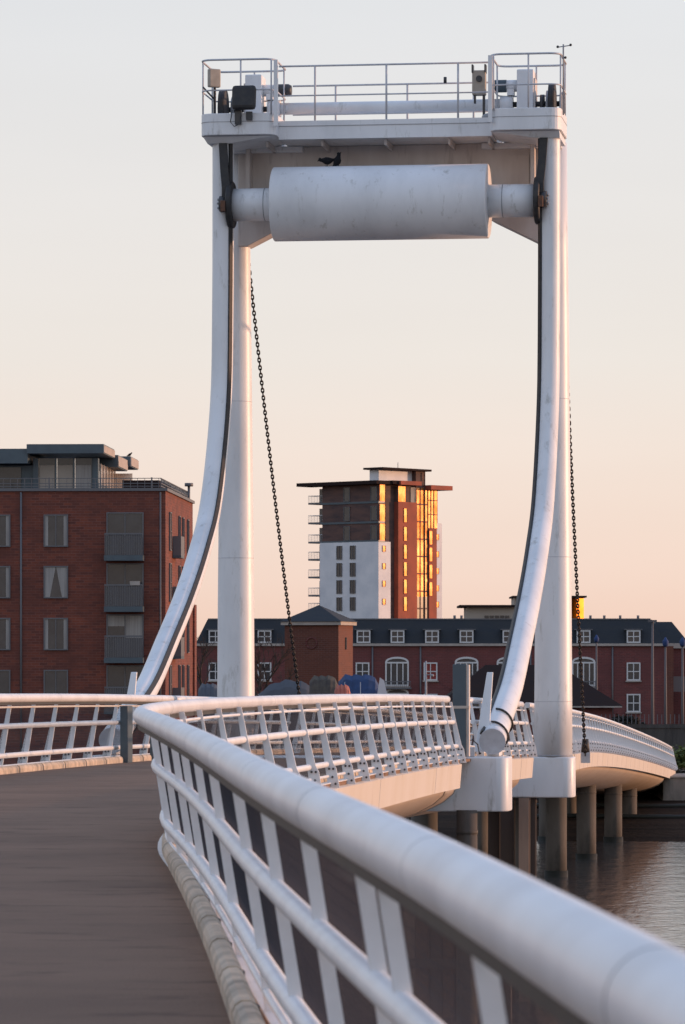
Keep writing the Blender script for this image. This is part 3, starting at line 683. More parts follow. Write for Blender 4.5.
# ---------------------------------------------------------------- windows
def win_master(name, w_, h_, fm, pm, bars=1, hb=1, arch=False, sill=None, fr=.07, depth=.10, curtain=None):
    """window centred on local origin, facing -y; frame proud of the wall"""
    f = MB(); hw, hh = w_/2, h_/2
    f.bx(-hw, -hw+fr, -depth, -.002, -hh, hh); f.bx(hw-fr, hw, -depth, -.002, -hh, hh)
    f.bx(-hw+fr, hw-fr, -depth, -.002, -hh, -hh+fr); f.bx(-hw+fr, hw-fr, -depth, -.002, hh-fr, hh)
    for k in range(bars):
        x = -hw+w_*(k+1)/(bars+1); f.bx(x-fr*.35, x+fr*.35, -depth+.01, -.03, -hh+fr, hh-fr)
    for k in range(hb):
        z = -hh+h_*(k+1)/(hb+1)
        f.bx(-hw+fr, hw-fr, -depth+.012, -.035, z-fr*.35, z+fr*.35)
    if arch:
        ah = w_*.22; n_ = 10
        for k in range(n_):
            a0 = math.pi*k/n_; a1 = math.pi*(k+1)/n_
            q = [(hw*math.cos(a0), hh+ah*math.sin(a0)), (hw*math.cos(a1), hh+ah*math.sin(a1)), ((hw-fr*1.3)*math.cos(a1), hh+(ah-fr*1.3)*math.sin(a1)), ((hw-fr*1.3)*math.cos(a0), hh+(ah-fr*1.3)*math.sin(a0))]
            f.prism(q, -depth, -.002)
    fo = f.build('window', fm)
    g_ = MB().bx(-hw+fr*.9, hw-fr*.9, -.045, -.012, -hh+fr*.9, hh-fr*.9)
    if arch:
        g_.prism([((hw-fr)*math.cos(math.pi*k/10), hh-.005+(w_*.22-fr)*math.sin(math.pi*k/10)) for k in range(11)], -.044, -.013)
    kid(fo, g_.build('pane', pm, fo))
    if sill: kid(fo, MB().bx(-hw-.1, hw+.1, -depth-.06, -.002, -hh-.12, -hh-.005).build('sill', sill, fo))
    if curtain == 'sides':
        kid(fo, MB().bx(-hw+fr, -hw+fr+w_*.13, -.056, -.047, -hh+fr, hh-fr).bx(hw-fr-w_*.13, hw-fr, -.056, -.047, -hh+fr, hh-fr).build('curtain', CURT, fo))
    if curtain == 'swag':
        a = hw-fr; b2 = hh-fr
        kid(fo, MB().prism([(-a, b2), (-a, -b2), (-a*.55, -b2), (-.02, b2)], -.056, -.047).prism([(a, b2), (.02, b2), (a*.55, -b2), (a, -b2)], -.056, -.047).build('curtain', CURT, fo))
    if curtain == 'upper':
        kid(fo, MB().bx(-hw+fr, -fr*.3, -.056, -.047, hh*.45, hh-fr).bx(fr*.3, hw-fr, -.056, -.047, -hh*.1, hh-fr).build('blind_or_reflection', CURT, fo))
    return fo
used = set()
def place(master, parent, loc, rz=0):
    """first use moves the master, later ones copy it"""
    if master.name not in used:
        used.add(master.name); o = master; o.parent = parent; o.location = loc; o.rotation_euler = (0, 0, rz); return o
    return dup(master, parent, loc, rz)

# ---------------------------------------------------------------- left apartment block
S_ = 4000/225.0; BX, BY = (165-342)/S_, 225.0
A = thing('apartment_building', 'large dark red brick apartment block with glazed penthouse at left edge', 'building', (BX, BY, E), R(-2.6))
zy = lambda y: (660-y)/S_
xl = lambda x: (x-165)/S_
MB().bx(-24, 0, 0, 18.5, -6.3, zy(491)).build('wall', BRK_A, A)
MB().bx(-12, .12, 18.52, 20, -6.3, zy(600)).build('rear_wing', BRK_A, A)
MB().bx(-24.1, .12, -.12, 18.6, zy(491)+.003, zy(488)).build('parapet_coping', FRAME, A)
wm = {'sides': win_master('w', 1.38, 1.82, FRAME, GLASS, 1, 0, curtain='sides'), 'swag': win_master('w', 1.38, 1.82, FRAME, GLASS, 0, 0, curtain='swag'), 'none': win_master('w', 1.38, 1.82, FRAME, GLASS, 1, 0)}
for k in wm.values():
    pass
rows = [530.5, 582, 634, 686]
for i, ry in enumerate(rows):
    for j, cx in enumerate((-50, -3, 55)):
        kind = 'swag' if (i == 1 and j == 2) else ('none' if i == 3 else 'sides')
        place(wm[kind], A, (xl(cx), 0, zy(ry)))
dm = {'plain': win_master('w', 2.1, 2.45, FRAME, GLASS, 1, 0), 'upper': win_master('w', 2.1, 2.45, FRAME, GLASS, 1, 0, curtain='upper')}
for i, (y0, y1) in enumerate(((512, 556), (563, 607), (614, 658), (665, 709))):
    place(dm['upper' if i == 2 else 'plain'], A, (xl(124.5), 0, zy((y0+y1)/2)))
    bal = MB().bx(xl(105), xl(144), -1.0, -.03, zy(y1+5), zy(y1)+.02).build('balcony', SLATE, A)
    m = MB()
    for k in range(22):
        x = xl(106)+(xl(143)-xl(106))*k/21; m.bx(x-.015, x+.015, -.99, -.96, zy(y1)+.02, zy(y1-21))
    m.bx(xl(105.5), xl(143.5), -1.0, -.95, zy(y1-21), zy(y1-22.5)); m.build('balustrade', FRAME, bal)
    MB().bx(xl(106), xl(143), -.955, -.94, zy(y1)+.05, zy(y1-20)).build('balcony_glass', GLASSB, bal)
# sign on the second balcony
MB().bx(xl(131), xl(141), -1.02, -1.003, zy(585.5), zy(581.5)).build('notice_board', STONE, A)
# lit right side: slots, doors, small balconies
sm1 = win_master('w', .95, 2.2, FRAME, CURT, 0, 1); sm2 = win_master('w', .8, 2.2, FRAME, GLASS, 0, 0)  # pale pane of the taller slot stands in for glass catching sun
for i in range(4):
    z = zy(530)-i*2.9
    place(sm1, A, (0, 2.6, z), R(90)); place(sm2, A, (0, 8.6, z), R(90)); place(sm2, A, (0, 11.2, z), R(90)); place(sm2, A, (0, 14.6, z), R(90))
    b_ = MB().bx(.03, .5, 4.4, 6.6, z-1.45, z-1.3).build('balcony', SLATE, A)
    MB().bx(.45, .5, 4.4, 6.6, z-1.3, z-.2).bx(.03, .449, 4.4, 4.46, z-1.3, z-.2).build('balustrade', FRAME, b_)
# roof terrace railing
m = MB(); zr0, zr1 = zy(488), zy(478)
for k in range(60):
    x = -24+k*.4; m.bx(x-.012, x+.012, .25, .28, zr0, zr1)
for k in range(46):
    y = .25+k*.4; m.bx(-.30, -.27, y-.012, y+.012, zr0, zr1)
for z in (zr0+.12, (zr0+zr1)/2, zr1): m.bx(-24, -.26, .245, .285, z-.02, z+.02); m.bx(-.305, -.265, .25, 18.4, z-.02, z+.02)
for k in range(9): m.bx(-24+2.9*k-.04, -24+2.9*k+.04, .23, .3, zr0, zr1+.05)
m.build('terrace_railing', FRAME, A)
MB().bx(-2.6, -.5, 1.6, 9, zr0, zr1-.05).build('terrace_screen', TILE, A)
# penthouse
ph = MB().bx(-24, xl(30)-.3, 3.6, 12, zr0, zy(462)).bx(xl(30)-.3, xl(30), 3.3, 12, zr0, zy(455)).bx(xl(86), xl(91), 3.3, 4.0, zr0, zy(455)).build('penthouse', SLATE, A)
MB().bx(-24.4, xl(22)-.02, 2.2, 13, zy(461), zy(448)+.1).build('penthouse_roof', SLATE, A)
MB().bx(xl(21), xl(99), 2.0, 8.0, zy(453)+.1, zy(444)+.12).build('penthouse_roof', SLATE, A)
r2 = MB().bx(-6.0, -3.5, 8.02, 13.4, 11.25, 11.95).build('penthouse_roof', SLATE, A)
MB().bx(-3.497, -3.45, 8.02, 13.4, 11.3, 11.6).bx(-3.497, -3.47, 8.02, 13.4, 11.603, 11.9).build('sunlit_edge_strip', STONE, r2)  # pale strips here and below imitate sunlight on the slate roof edges
r3 = MB().bx(-4.2, -3.3, 13.42, 18, 11.55, 12.15).build('penthouse_roof', SLATE, A)
MB().bx(-3.297, -3.25, 13.42, 18, 11.6, 12.1).build('sunlit_edge_strip', STONE, r3)
MB().bx(xl(99)+.003, xl(99)+.04, 2.0, 8.0, zy(453)+.15, zy(444)+.05).build('sunlit_edge_strip', STONE, A)
for k, (x0, x1, mt) in enumerate(((30, 47.5, CREAM), (48.5, 66, CREAM), (67, 85, CURT))):  # cream sheets colour in brown reflections; the last is a curtain
    pn = MB().bx(xl(x0)+.03, xl(x1)-.03, 3.45, 3.5, zr0, zy(455)).build('glazing', GLASS, A)
    MB().bx(xl(x0)+.06, xl(x1)-.06, 3.42, 3.447, zr0+.05, zy(462)).build('blind_or_reflection', mt, pn)
    MB().bx(xl(x1)-.03, xl(x1)+.06, 3.38, 3.52, zr0, zy(455)).build('mullion', SLATE, pn)
MB().bx(-24, xl(12), 3.5, 3.58, zr0, zy(464)).build('glazing', GLASS, A)
sg = MB().bx(xl(91), xl(91)+.03, 4.1, 12.5, zr0, zy(460)).bx(xl(91), xl(110), 12.5, 12.55, zr0, zy(463)).build('glazing', SKYGL, A)
for k in range(6): MB().bx(xl(91)+.04, xl(91)+.1, 4.1+k*1.6, 4.2+k*1.6, zr0, zy(460)).build('mullion', STONE, sg)
cx_ = -.6
MB().tube([(-.15, 17.5, zr0-.5), (-.15, 17.5, zr0+.85)], .08, 10).tube([(-.15, 17.5, zr0+.85), (-.15, 17.5, zr0+1.05)], [.26, .26], 10).build('flue', FRAME, A)
MB().tube([(xl(20), -.06, -6.3), (xl(20), -.06, zy(492))], .06, 8).build('downpipe', FRAME, A)
MB().tube([(xl(160), -.06, -6.3), (xl(160), -.06, zy(492))], .05, 8).build('downpipe', FRAME, A)
p = RM[A.name] @ Vector((-3.4, 14.0, 12.15)); bird(p, R(10), 'dark gull perched on the apartment block penthouse roof', 15, .85)

# ---------------------------------------------------------------- tower
b_ang = R(42); St = 4000/615.0
CPX = 378
T = thing('tower_block', 'high rise apartment tower with flat roofs and windows coloured gold with reflected sunset', 'building', ((CPX-342)/St, 615, E), -b_ang)
zt = lambda y: (660-y)/St
fx = lambda px: (px-CPX)/(St*math.cos(b_ang))      # along the shaded front
ry_ = lambda px: (px-CPX)/(St*math.sin(b_ang))*1.02     # along the sunlit side
zg = -6.3
MB().bx(fx(319), 0, 0, ry_(390), zg, zt(541.5)).build('white_wall', RENDER, T)
MB().bx(fx(321), -.12, .12, ry_(385), zt(541.5)+.003, zt(484)).build('dark_wall', BRK_D, T)
m = MB().bx(fx(324), -.5, ry_(385), ry_(440), zg, zt(484)).build('core_wall', BRK_D, T)
for y in (542, 523, 503): MB().bx(fx(320), .02, .02, ry_(384), zt(y), zt(y-2)).build('string_band', SLATE, T)
MB().bx(-8, .35, ry_(396), ry_(415), zg, zt(501)).build('brick_wall', BRK_T, T)
MB().bx(-8, .12, ry_(396), ry_(415), zt(501)+.003, zt(486)).build('dark_wall', BRK_D, T)
MB().bx(-8, .25, ry_(427.6), ry_(435.5), zg, zt(527)).build('brick_wall', BRK_T, T)
MB().bx(-8, .0, ry_(435.5)+.02, ry_(442), zg, zt(521)).build('white_wall', RENDER, T)
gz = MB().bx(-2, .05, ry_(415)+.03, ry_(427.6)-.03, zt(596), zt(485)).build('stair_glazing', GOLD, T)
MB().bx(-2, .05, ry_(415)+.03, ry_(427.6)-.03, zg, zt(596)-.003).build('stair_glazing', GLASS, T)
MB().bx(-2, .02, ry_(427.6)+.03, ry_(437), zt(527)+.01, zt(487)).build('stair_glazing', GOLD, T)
for pxx in (415.4, 419.5, 427.2): MB().bx(.052, .12, ry_(pxx)-.08, ry_(pxx)+.08, zg, zt(485)).build('mullion', BRK_D, gz)
MB().bx(.06, .22, ry_(423.5), ry_(423.9), zg, zt(470)).build('fin', BRK_D, gz)
for k in range(13): MB().bx(.053, .10, ry_(415.8), ry_(427), zt(485)-.1-k*2.7, zt(485)+.1-k*2.7).build('transom', BRK_D, gz)
for k in range(3): MB().bx(.022, .1, ry_(427.9), ry_(436.8), zt(527)+2.2*k, zt(527)+2.2*k+.12).build('transom', BRK_D, gz)
for pxx in (430.5, 433.5): MB().bx(.022, .1, ry_(pxx)-.05, ry_(pxx)+.05, zt(527), zt(487)).build('mullion', BRK_D, gz)
wa = win_master('w', 1.15, 2.1, FRAME, GLASS, 1, 0, depth=.12); wb = win_master('w', 1.3, 2.2, FRAME, GLASS, 0, 0, depth=.12)
for yy in (551.7, 569, 586.3, 603.6):
    for px in (339, 352.5): place(wa, T, (fx(px), 0, zt(yy)))
for yy in (493.4, 513, 532.5):
    place(wb, T, (fx(346), .12, zt(yy))); place(wb, T, (fx(373), .12, zt(yy)))
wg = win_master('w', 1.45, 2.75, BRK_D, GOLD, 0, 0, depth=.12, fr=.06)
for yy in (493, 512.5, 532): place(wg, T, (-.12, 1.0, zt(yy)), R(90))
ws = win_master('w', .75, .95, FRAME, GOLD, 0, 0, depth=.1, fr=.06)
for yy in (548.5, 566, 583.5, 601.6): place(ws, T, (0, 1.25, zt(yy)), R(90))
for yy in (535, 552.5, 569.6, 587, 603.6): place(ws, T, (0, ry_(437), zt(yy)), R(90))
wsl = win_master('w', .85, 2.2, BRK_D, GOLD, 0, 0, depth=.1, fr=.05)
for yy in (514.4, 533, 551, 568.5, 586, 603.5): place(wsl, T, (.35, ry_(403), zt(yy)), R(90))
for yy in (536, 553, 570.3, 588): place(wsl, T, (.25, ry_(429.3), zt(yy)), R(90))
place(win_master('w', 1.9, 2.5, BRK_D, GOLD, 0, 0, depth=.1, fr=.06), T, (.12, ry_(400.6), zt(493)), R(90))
place(win_master('w', 1.1, 2.5, FRAME, CURT, 0, 0, depth=.1, fr=.06), T, (.12, ry_(411.5), zt(494)), R(90))
MB().bx(fx(300), .6, -1.1, ry_(388), zt(484), zt(480.5)).build('roof_slab', TILE, T)
MB().bx(-12, .9, ry_(388)+.02, ry_(394), zt(483.5), zt(480)).build('roof_slab', TILE, T)
MB().bx(-11, 1.3, ry_(394)+.02, ry_(415), zt(484), zt(480)).build('roof_slab', BRK_T, T)
MB().bx(-9, 1.4, ry_(424), ry_(446), zt(487.5), zt(483)).build('roof_slab', BRK_T, T)
MB().bx(fx(364), -1.0, 1.2, 9.0, zt(480), zt(469)).build('plant_room', RENDER, T)
MB().bx(-9.5, -.2, 9.02, ry_(426), zt(486), zt(469)).build('plant_room', BRK_D, T)
MB().bx(fx(361), .5, .4, ry_(429), zt(469)+.003, zt(467)).build('plant_roof', TILE, T)
MB().tube([(fx(376), 5, zt(467)), (fx(376), 5, zt(461))], .05, 6).build('aerial', FRAME, T)
for k, yy in enumerate((502, 522, 541.5, 559, 577, 595.5, 611)):
    bl = MB().bx(fx(319)-3.0, fx(319)-.01, .6, 4.0, zt(yy), zt(yy)+.28).build('balcony', FRAME, T)
    m = MB()
    for a in range(10): m.bx(fx(319)-2.98+a*.32, fx(319)-2.95+a*.32, .6, .64, zt(yy)+.28, zt(yy)+1.3)
    m.bx(fx(319)-3.0, fx(319)-.01, .6, .65, zt(yy)+1.3, zt(yy)+1.38); m.bx(fx(319)-3.0, fx(319)-2.94, .66, 4, zt(yy)+1.3, zt(yy)+1.38)
    m.build('balustrade', GALV, bl)
    MB().bx(fx(319)-.9, fx(319)-.02, .9, 3.5, zt(yy)+.3, zt(yy)+2.4).build('balcony_door', GLASS, bl)
MB().bx(fx(319)-.5, fx(319)-.01, 3.0, 8, zg, zt(486)).build('dark_wall', BRK_D, T)

# ---------------------------------------------------------------- terrace behind
Y2 = 364.0; S2 = 4000/Y2
TE = thing('terrace_building', 'long red brick terrace with slate mansard roof and white dormers', 'building', (0, Y2, E))
zz = lambda y: (660-y)/S2
xx_ = lambda x: (x-342)/S2
MB().bx(xx_(195), xx_(665), 0, 11, -6.3, zz(646)).build('wall', BRK_B, TE)
MB().bx(xx_(194), xx_(666), -.25, 11.2, zz(646)+.002, zz(643.5)).build('cornice', STONE, TE)
def mansard(x0, x1, y0, y1, z0, z1, ins, name, parent):
    return MB().sweep([[Vector((x0, y0, z0)), Vector((x1, y0, z0)), Vector((x1, y1, z0)), Vector((x0, y1, z0))],
                [Vector((x0+ins, y0+ins, z1)), Vector((x1-ins, y0+ins, z1)), Vector((x1-ins, y1-ins, z1)), Vector((x0+ins, y1-ins, z1))]], smooth=False).build(name, SLROOF, parent)
rf = mansard(xx_(195), xx_(664), .1, 11, zz(643.5)+.003, zz(619.5), 1.05, 'roof', TE)
MB().bx(xx_(207), xx_(651), 1.1, 10, zz(619.5)+.003, zz(618.3)).build('ridge_cap', FRAME, rf)
m = MB()
for xk in (300, 455, 462, 592, 606, 622, 640): m.tube([(xx_(xk), 3, zz(619)), (xx_(xk), 3, zz(615))], .12, 6)
m.build('roof_vent', FRAME, rf)
dw = win_master('w', 1.25, 1.15, UPVC, GLASS, 1, 1, fr=.12, depth=.12)
for cx in (215, 264, 363, 397, 431.5, 466, 509, 546, 583, 633):
    d_ = MB().bx(xx_(cx)-.70, xx_(cx)+.70, -.02, 1.1, zz(643.4), zz(630)).build('dormer', SLROOF, TE)
    MB().bx(xx_(cx)-.82, xx_(cx)+.82, -.18, 1.1, zz(630)+.002, zz(629)).build('dormer_roof', FRAME, d_)
    place(dw, TE, (xx_(cx), -.02, zz(636.6)))
sw = win_master('w', 1.25, 1.65, UPVC, GLASS, 1, 1, fr=.12, sill=STONE, arch=False, depth=.12)
swr = win_master('w', 1.25, 1.65, UPVC, BLIND, 1, 1, fr=.12, sill=STONE, depth=.12)
for cx in (215, 264, 362, 546, 633): place(sw, TE, (xx_(cx), 0, zz(671.5)))
place(swr, TE, (xx_(430), 0, zz(671.5)))
for cx in (264, 362, 430, 633, 583): place(sw, TE, (xx_(cx), 0, zz(703)))
aw = win_master('w', 2.15, 2.2, UPVC, GLASS, 3, 0, arch=True, fr=.14, sill=STONE, depth=.12)
for cx in (396.5, 466, 508, 583): place(aw, TE, (xx_(cx), 0, zz(674)))
for cx in (396.5, 466): place(aw, TE, (xx_(cx), 0, zz(705)))
for cx in (396.5, 466, 508, 583):
    m = MB().bx(xx_(cx)-1.25, xx_(cx)+1.25, -.55, -.5, zz(682), zz(681)); m.bx(xx_(cx)-1.3, xx_(cx)+1.3, -.6, -.13, zz(689), zz(687.5))
    for k in range(14): m.bx(xx_(cx)-1.22+k*.187, xx_(cx)-1.19+k*.187, -.55, -.52, zz(687.5), zz(682))
    m.build('balconette', FRAME, TE)
for cx in (372, 420, 530, 612): MB().tube([(xx_(cx), -.08, -6.3), (xx_(cx), -.08, zz(646.2))], .08, 6).build('downpipe', FRAME, TE)
# right wing set back
TW = thing('terrace_building', 'darker brick terrace wing stepping back at the right edge', 'building', (xx_(666), Y2+6, E))
MB().bx(.0, 16, 0, 9, -6.3, zz(646)-.2).build('wall', BRK_B, TW)
MB().bx(-.02, .62, -6.2, -.02, -6.3, zz(646)-.01).build('return_wall', BRK_C, TW)
MB().bx(-.1, 16.1, -.3, 9.1, zz(646)-.19, zz(643)).build('cornice', STONE, TW)
rw = mansard(-1.8, 2.6, .1, 9, zz(643)+.004, zz(621), 1.5, 'roof', TW)
mansard(2.7, 16, 1.0, 9, zz(643)+.004, zz(630), .8, 'roof', TW)
MB().bx(.62, 1.9, -3.6, -1.0, -2.9, -2.6).bx(.62, 1.9, -3.6, -3.5, -2.6, -1.5).build('balcony', FRAME, TW)
place(sw, TW, (4, 0, zz(671.5))); place(sw, TW, (8, 0, zz(671.5)))

# brick pavilion with pyramid roof
Y3 = 310.0; S3 = 4000/Y3; rt = R(-15)
px_ = (338-342)/S3
PV = thing('brick_pavilion', 'square brick clock tower shaped pavilion with pyramid slate roof', 'building', (px_, Y3, E), rt)
PV['label'] = 'square brick tower with low pyramid slate roof in front of the terrace'
wv = 54/S3/math.cos(rt)
MB().bx(-wv, 0, 0, wv, -6.3, (660-625)/S3).build('wall', BRK_C, PV)
MB().bx(-wv-.25, .25, -.25, wv+.25, 35/S3+.002, (660-621.5)/S3).build('eaves', STONE, PV)
ze = (660-621.5)/S3+.003; c = -wv/2
MB().add([(-wv-.35, -.35, ze), (.35, -.35, ze), (.35, wv+.35, ze), (-wv-.35, wv+.35, ze), (c, wv/2, (660-604.5)/S3)], [(0, 1, 2, 3), (0, 1, 4), (1, 2, 4), (2, 3, 4), (3, 0, 4)]).build('roof', SLROOF, PV)
rg = []
for k in range(25):
    a = 2*math.pi*k/24; rg.append((c-.0+.42*math.cos(a), -.03, (660-643)/S3+.42*math.sin(a)))
MB().tube(rg, .06, 6, False).build('brick_roundel', BRK_B, PV)
MB().bx(.002, .06, wv*.45, wv*.45+.35, 17/S3-.5, 17/S3+.45).build('slit_window', GLASS, PV)

# flat roofed building behind the terrace with stair glass coloured amber as sun reflection
Y4 = 455.0; S4 = 4000/Y4
FB = thing('flat_roofed_building', 'pale flat roofed block with end glass coloured as amber sun reflection rising behind the terrace', 'building', ((466-342)/S4, Y4, E))
q4 = lambda x: (x-466)/S4
z4 = lambda y: (660-y)/S4
MB().bx(q4(466), q4(514), 0, 10, -6.3, z4(607)).build('wall', CREAM, FB)
MB().bx(q4(459), q4(516), -.8, 11, z4(607)+.003, z4(605)).build('roof_slab', TILE, FB)
MB().bx(q4(514)+.01, q4(571), .2, 9, -6.3, z4(597.5)).build('wall', CREAM, FB)
MB().bx(q4(512), q4(586), -.6, 9.6, z4(597.5)+.003, z4(595.8)).build('roof_slab', TILE, FB)
la = MB().box((q4(577), 3.2, (z4(624)+z4(598))/2), (1.3, 1.3, z4(598)-z4(624)), Matrix.Rotation(R(-42), 3, 'Z')).build('amber_stair_glass', AMBER, FB)
m = MB()
for k in range(6): m.tube([(q4(485+k*4), 1, z4(607)), (q4(485+k*4)+.2, 1, z4(610))], .12, 6)
m = MB()
for k in range(5): m.bx(q4(484+k*5.2), q4(488+k*5.2), -.12, -.01, z4(618), z4(615.5))
m.build('window', GLASS, FB)

# house with hipped tiled roof in front of the terrace
Y5 = 300.0; S5 = 4000/Y5
HB = thing('boathouse', 'low brick building with dark hipped tile roof behind the columns', 'building', ((530-342)/S5, Y5, E))
h5 = lambda x: (x-530)/S5
z5 = lambda y: (660-y)/S5
MB().bx(h5(447), h5(612), 0, 9, -6.3, z5(706)).build('wall', BRK_B, HB)
zE = z5(706)+.003
MB().add([(h5(436), -.6, zE), (h5(622), -.6, zE), (h5(622), 9.6, zE), (h5(436), 9.6, zE), (h5(487), 4.5, z5(665)), (h5(560), 4.5, z5(665))],
         [(0, 1, 2, 3), (0, 1, 5, 4), (1, 2, 5), (2, 3, 4, 5), (3, 0, 4)]).build('roof', TILE, HB)
MB().bx(h5(437), h5(621), -.64, -.605, z5(707.5), z5(706)).build('gutter', STONE, HB)

# ---------------------------------------------------------------- boats in the yard
def tarp_boat(px0, px1, ytop, Yb, m_cov, label, hullm=BOATW, bow=True, dep=2.4, name='covered_boat'):
    s_ = 4000/Yb; x0 = (px0-342)/s_; x1 = (px1-342)/s_; ztop = (660-ytop)/s_; L_ = x1-x0
    o = thing(name, label, 'boat', ((x0+x1)/2, Yb, E-6.3), 0, 'boats laid up in the yard')
    z0 = -5.9+6.3; zt_ = ztop+6.3; zm = zt_-min(2.3, max(1.2, L_*.6))
    hb = MB(); rings = []
    for k in range(9):
        q = k/8; x = -L_/2+L_*q; ww = dep/2*(math.sin(math.pi*min(1, .25+q*.75))**.6 if q < 1 else .05) if bow else dep/2
        ww = max(ww, .08)
        rings.append([Vector((x, -ww, zm)), Vector((x, -ww*.7, z0+.5)), Vector((x, 0, z0+.3)), Vector((x, ww*.7, z0+.5)), Vector((x, ww, zm))])
    hb.sweep(rings, smooth=False); hb.build('hull', hullm, o)
    cv = MB(); rings = []
    for k in range(13):
        q = k/12; x = -L_/2+L_*q; hgt = (zt_-zm)*(max(.08, math.sin(math.pi*(.10+.82*q))**.45) if bow else min(1, .72+2.2*q, .6+3*(1-q)))
        ww = dep/2*1.03*(math.sin(math.pi*min(1, .25+q*.75))**.6 if bow and q < 1 else (1 if not bow else .08))
        ring = []
        for a in range(9):
            t_ = math.pi*a/8; ring.append(Vector((x, -ww*math.cos(t_), zm-.1+hgt*(1-abs(math.cos(t_))**1.6)*(1-.05*(k % 3 == 1))+.03*math.sin(k*2.1+a))))
        rings.append(ring)
    cv.sweep(rings, smooth=False); cv.build('cover', m_cov, o)
    MB().bx(-L_*.3, -L_*.3+.15, -.5, .5, 0, z0+.45).bx(L_*.3, L_*.3+.15, -.5, .5, 0, z0+.45).build('trestle', FRAME, o)
    return o
tarp_boat(258, 322, 678, 262, GREYC, 'long boat under a grey canvas cover right of the left column')
tarp_boat(198, 219, 682, 262, GREYC, 'boat stern under grey cover between brick block and left column', bow=False)
tarp_boat(309, 337, 674, 250, OLIVE, 'rounded boat under brown and olive canvas with dark top', bow=False, dep=3)
tarp_boat(334, 350, 683, 244, SALM, 'small dinghy under a salmon pink cover', bow=False, dep=1.8)
ob = tarp_boat(338, 378, 673, 255, BLUEP, 'cabin boat with bright blue canvas hood and white bow', bow=False, dep=2.6)
for xx in (-.9, .1): MB().bx(xx, xx+.04, -1.42, -1.38, 3.6, 4.9).build('zip_seam', RENDER, ob)
MB().prism([(1.15, 3.95), (1.35, 5.2), (1.62, 5.0), (1.85, 3.95)], -1.36, -1.32).build('white_panel', RENDER, ob)

# ---------------------------------------------------------------- lamp posts, blue lanterns
def lamp(px, ytop, Yl, label, head='arm', mt=GREYM, grp='street lamps'):
    s_ = 4000/Yl; x = (px-342)/s_; zt_ = E+(660-ytop)/s_-2.3
    o = thing('street_lamp', label, 'lamp post', (x, Yl, 2.3), 0, grp)
    MB().tube([(0, 0, 0), (0, 0, zt_*.5), (0, 0, zt_)], [.12, .09, .06], 8).build('pole', mt, o)
    if head == 'arm':
        MB().tube([(0, 0, zt_-1.0), (.35, 0, zt_-1.0)], .03, 6).build('arm', mt, o); MB().ball((.45, 0, zt_-1.05), .14, .1, .1, 8, 6).build('lamp_head', mt, o)
    elif head == 'lantern':
        MB().tube([(0, 0, zt_-.45), (0, 0, zt_-.35), (0, 0, zt_-.1), (0, 0, zt_+.2)], [.10, .18, .21, .02], 12).build('lantern', LANT, o)
    else:
        MB().bx(-.25, .25, -.1, .1, zt_, zt_+.12).build('lamp_head', mt, o)
POLE = mat('dull_grey_post', (.11, .10, .105), .7)
LANT = mat('blue_lantern', (.018, .045, .14), .8)
lamp(425.5, 661, 290, 'thin grey lamp post with side arm left of the tall slate post')
lamp(652, 622, 235, 'tallest plain grey lamp post near right edge of picture', 'flat', POLE)
lamp(665, 640, 262, 'lamp post with blue lantern top near the terrace corner', 'lantern', POLE)
lamp(682, 640, 268, 'lamp post with blue lantern top at the extreme right', 'lantern', POLE)
lamp(596, 637, 320, 'lamp post with blue lantern top right of the right column', 'lantern', POLE)

# ---------------------------------------------------------------- fence, abutment, bushes, trees
fz = 2.3
F = thing('timber_fence', 'tall dark boarded fence on the quay beyond the bridge end', 'fence', (20, 232, fz))
m = MB(); x = -7.0
while x < 26:
    m.bx(x, x+.17, 0, .03+.02*random.random(), 0, 2.55+.05*random.random()); x += .185
m.build('boards', FENCE, F)
MB().bx(-7, 26, -.06, -.01, 2.35, 2.47).bx(-7, 26, -.06, -.01, .5, .6).build('rail', FENCE, F)
m = MB(); x = -7.0
while x < 26: m.bx(x, x+.04, .0, .03, 2.6, 3.15); x += .25
m.build('palings', FRAME, F)
AB = thing('abutment_wall', 'grey concrete abutment wall where the bridge meets the shore', 'wall', (19.5, 221.0, 1.0))
MB().bx(-2.6, 8, 0, .6, -.6, 1.32).build('wall', CONC, AB, bevel=.03)
MB().bx(-2.7, 8.1, -.1, .7, 1.323, 1.5).build('coping', CONC, AB)
MB().bx(-2.35, 9, -6.8, -.02, -.8, 1.27).build('bearing_block', CONC, AB, bevel=.04)
MB().bx(-2.4, 9, -6.86, -.1, 1.273, 1.36).build('block_coping', CONC, AB)
QW = thing('quay_wall', 'dark stone quay wall running left behind the bridge', 'wall', (-20, 221.3, 1.0))
MB().bx(-80, 36.5, 0, .5, -.6, 1.45).build('wall', CONC, QW)
MB().bx(-80, 36.5, -.08, .55, 1.453, 1.6).build('coping', STONE, QW)

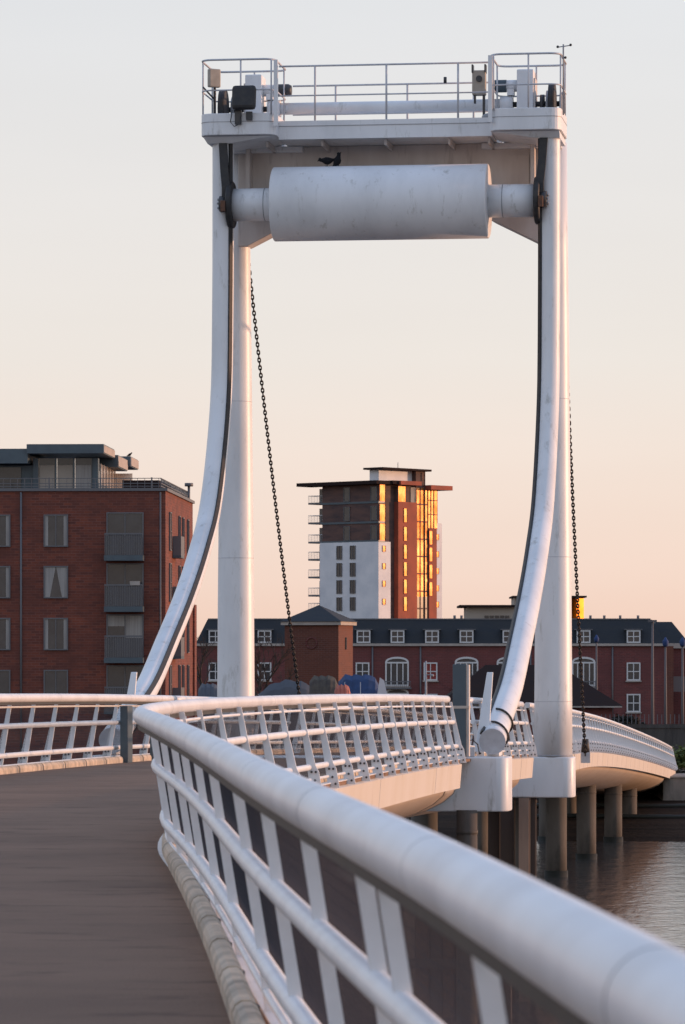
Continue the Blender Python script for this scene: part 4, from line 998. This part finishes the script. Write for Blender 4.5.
def leaf_clump(name, label, cat, x, y, z, rx, ry, rz, n_, m_, ls=.12, stem=True):
    o = thing(name, label, cat, (x, y, z)); m = MB()
    rnd = random.Random(int(x*100+y))
    for _ in range(n_):
        a = rnd.random()*2*math.pi; b2 = math.asin(rnd.uniform(-.6, 1)); rr = rnd.random()**.4
        lump = 1+.25*math.sin(a*3+b2*4)
        c = Vector((rx*rr*lump*math.cos(b2)*math.cos(a), ry*rr*lump*math.cos(b2)*math.sin(a), rz*(.7+rr*lump*math.sin(b2))))
        M = Matrix.Rotation(rnd.random()*6, 3, 'Z') @ Matrix.Rotation(rnd.random()*6, 3, 'X'); s_ = ls*rnd.uniform(.6, 1.4)
        m.add([c+M @ Vector((-s_, 0, 0)), c+M @ Vector((0, -s_*.5, 0)), c+M @ Vector((s_, 0, 0)), c+M @ Vector((0, s_*.5, 0))], [(0, 1, 2, 3)])
    m.build('foliage', m_, o, recalc=False)
    if stem: MB().tube([(0, 0, -.3), (0, 0, rz*.5), (.1*rx, 0, rz)], [.08, .05, .02], 6).build('stem', BARK, o)
    return o
leaf_clump('bush', 'bright green bush at the shore end of the railing', 'bush', 19.0, 223.2, 2.2, 1.3, 1.0, .9, 1500, LEAF)
leaf_clump('bush', 'dark green weeds growing over the wall below the bright bush', 'bush', 18.6, 220.8, 1.7, .7, .5, .5, 700, LEAFD)
leaf_clump('bush', 'low ivy bush on the quay at the far right edge', 'bush', 21.0, 223.8, 2.2, 1.0, .8, .8, 900, LEAF)
leaf_clump('clipped_tree', 'small dark rounded tree behind the far railing', 'tree', (625-342)*240/4000., 240, 4.25, 1.0, .9, .6, 1600, LEAFD)
def bare_tree(px, Yt, ytop, label, seed):
    s_ = 4000/Yt; x = (px-342)/s_; H = E+(660-ytop)/s_-2.3; rnd = random.Random(seed)
    o = thing('bare_tree', label, 'tree', (x, Yt, 2.3), 0, 'bare winter trees'); tr = MB(); br = MB()
    def grow(p, d, L_, r_, lev, mb):
        q = p+d*L_; midp = p+d*L_*.5+Vector((rnd.uniform(-1, 1), rnd.uniform(-1, 1), 0))*L_*.06
        mb.tube([p, midp, q], [r_, r_*.85, r_*.65], 5 if lev else 8, False)
        if lev >= 5: return
        for k in range(3 if lev else 4):
            a = rnd.random()*6.28; sp2 = rnd.uniform(.35, .75)
            nd = (d+Vector((math.cos(a), math.sin(a), .15))*sp2).normalized()
            grow(p+d*L_*rnd.uniform(.6, 1), nd, L_*rnd.uniform(.6, .8), r_*.6, lev+1, br)
    grow(Vector((0, 0, 0)), Vector((0, 0, 1)), H*.3, H*.017, 0, tr)
    tr.build('trunk', BARK, o); br.build('crown', BARK, o)
bare_tree(207, 330, 604, 'bare winter tree left of the left column', 3)
bare_tree(263, 300, 606, 'bare winter tree just right of the left column', 5)
bare_tree(268, 290, 640, 'low twiggy bare tree behind the grey covered boat', 8)

# low timbers lying on the beach
for z_, y_, lb in ((.62, 202.0, 'nearer dark weedy timber lying along the beach under the bridge end'), (.92, 209.0, 'farther dark weedy timber lying along the beach near the wall')):
    o = thing('beach_timber', lb, 'timber', (15, y_, z_), R(1.5), 'timbers on the beach')
    MB().tube([(-7, 0, .05), (-3, .1, .12), (2, 0, .04), (9, .15, .12)], .12, 8).build('log', WEED, o)
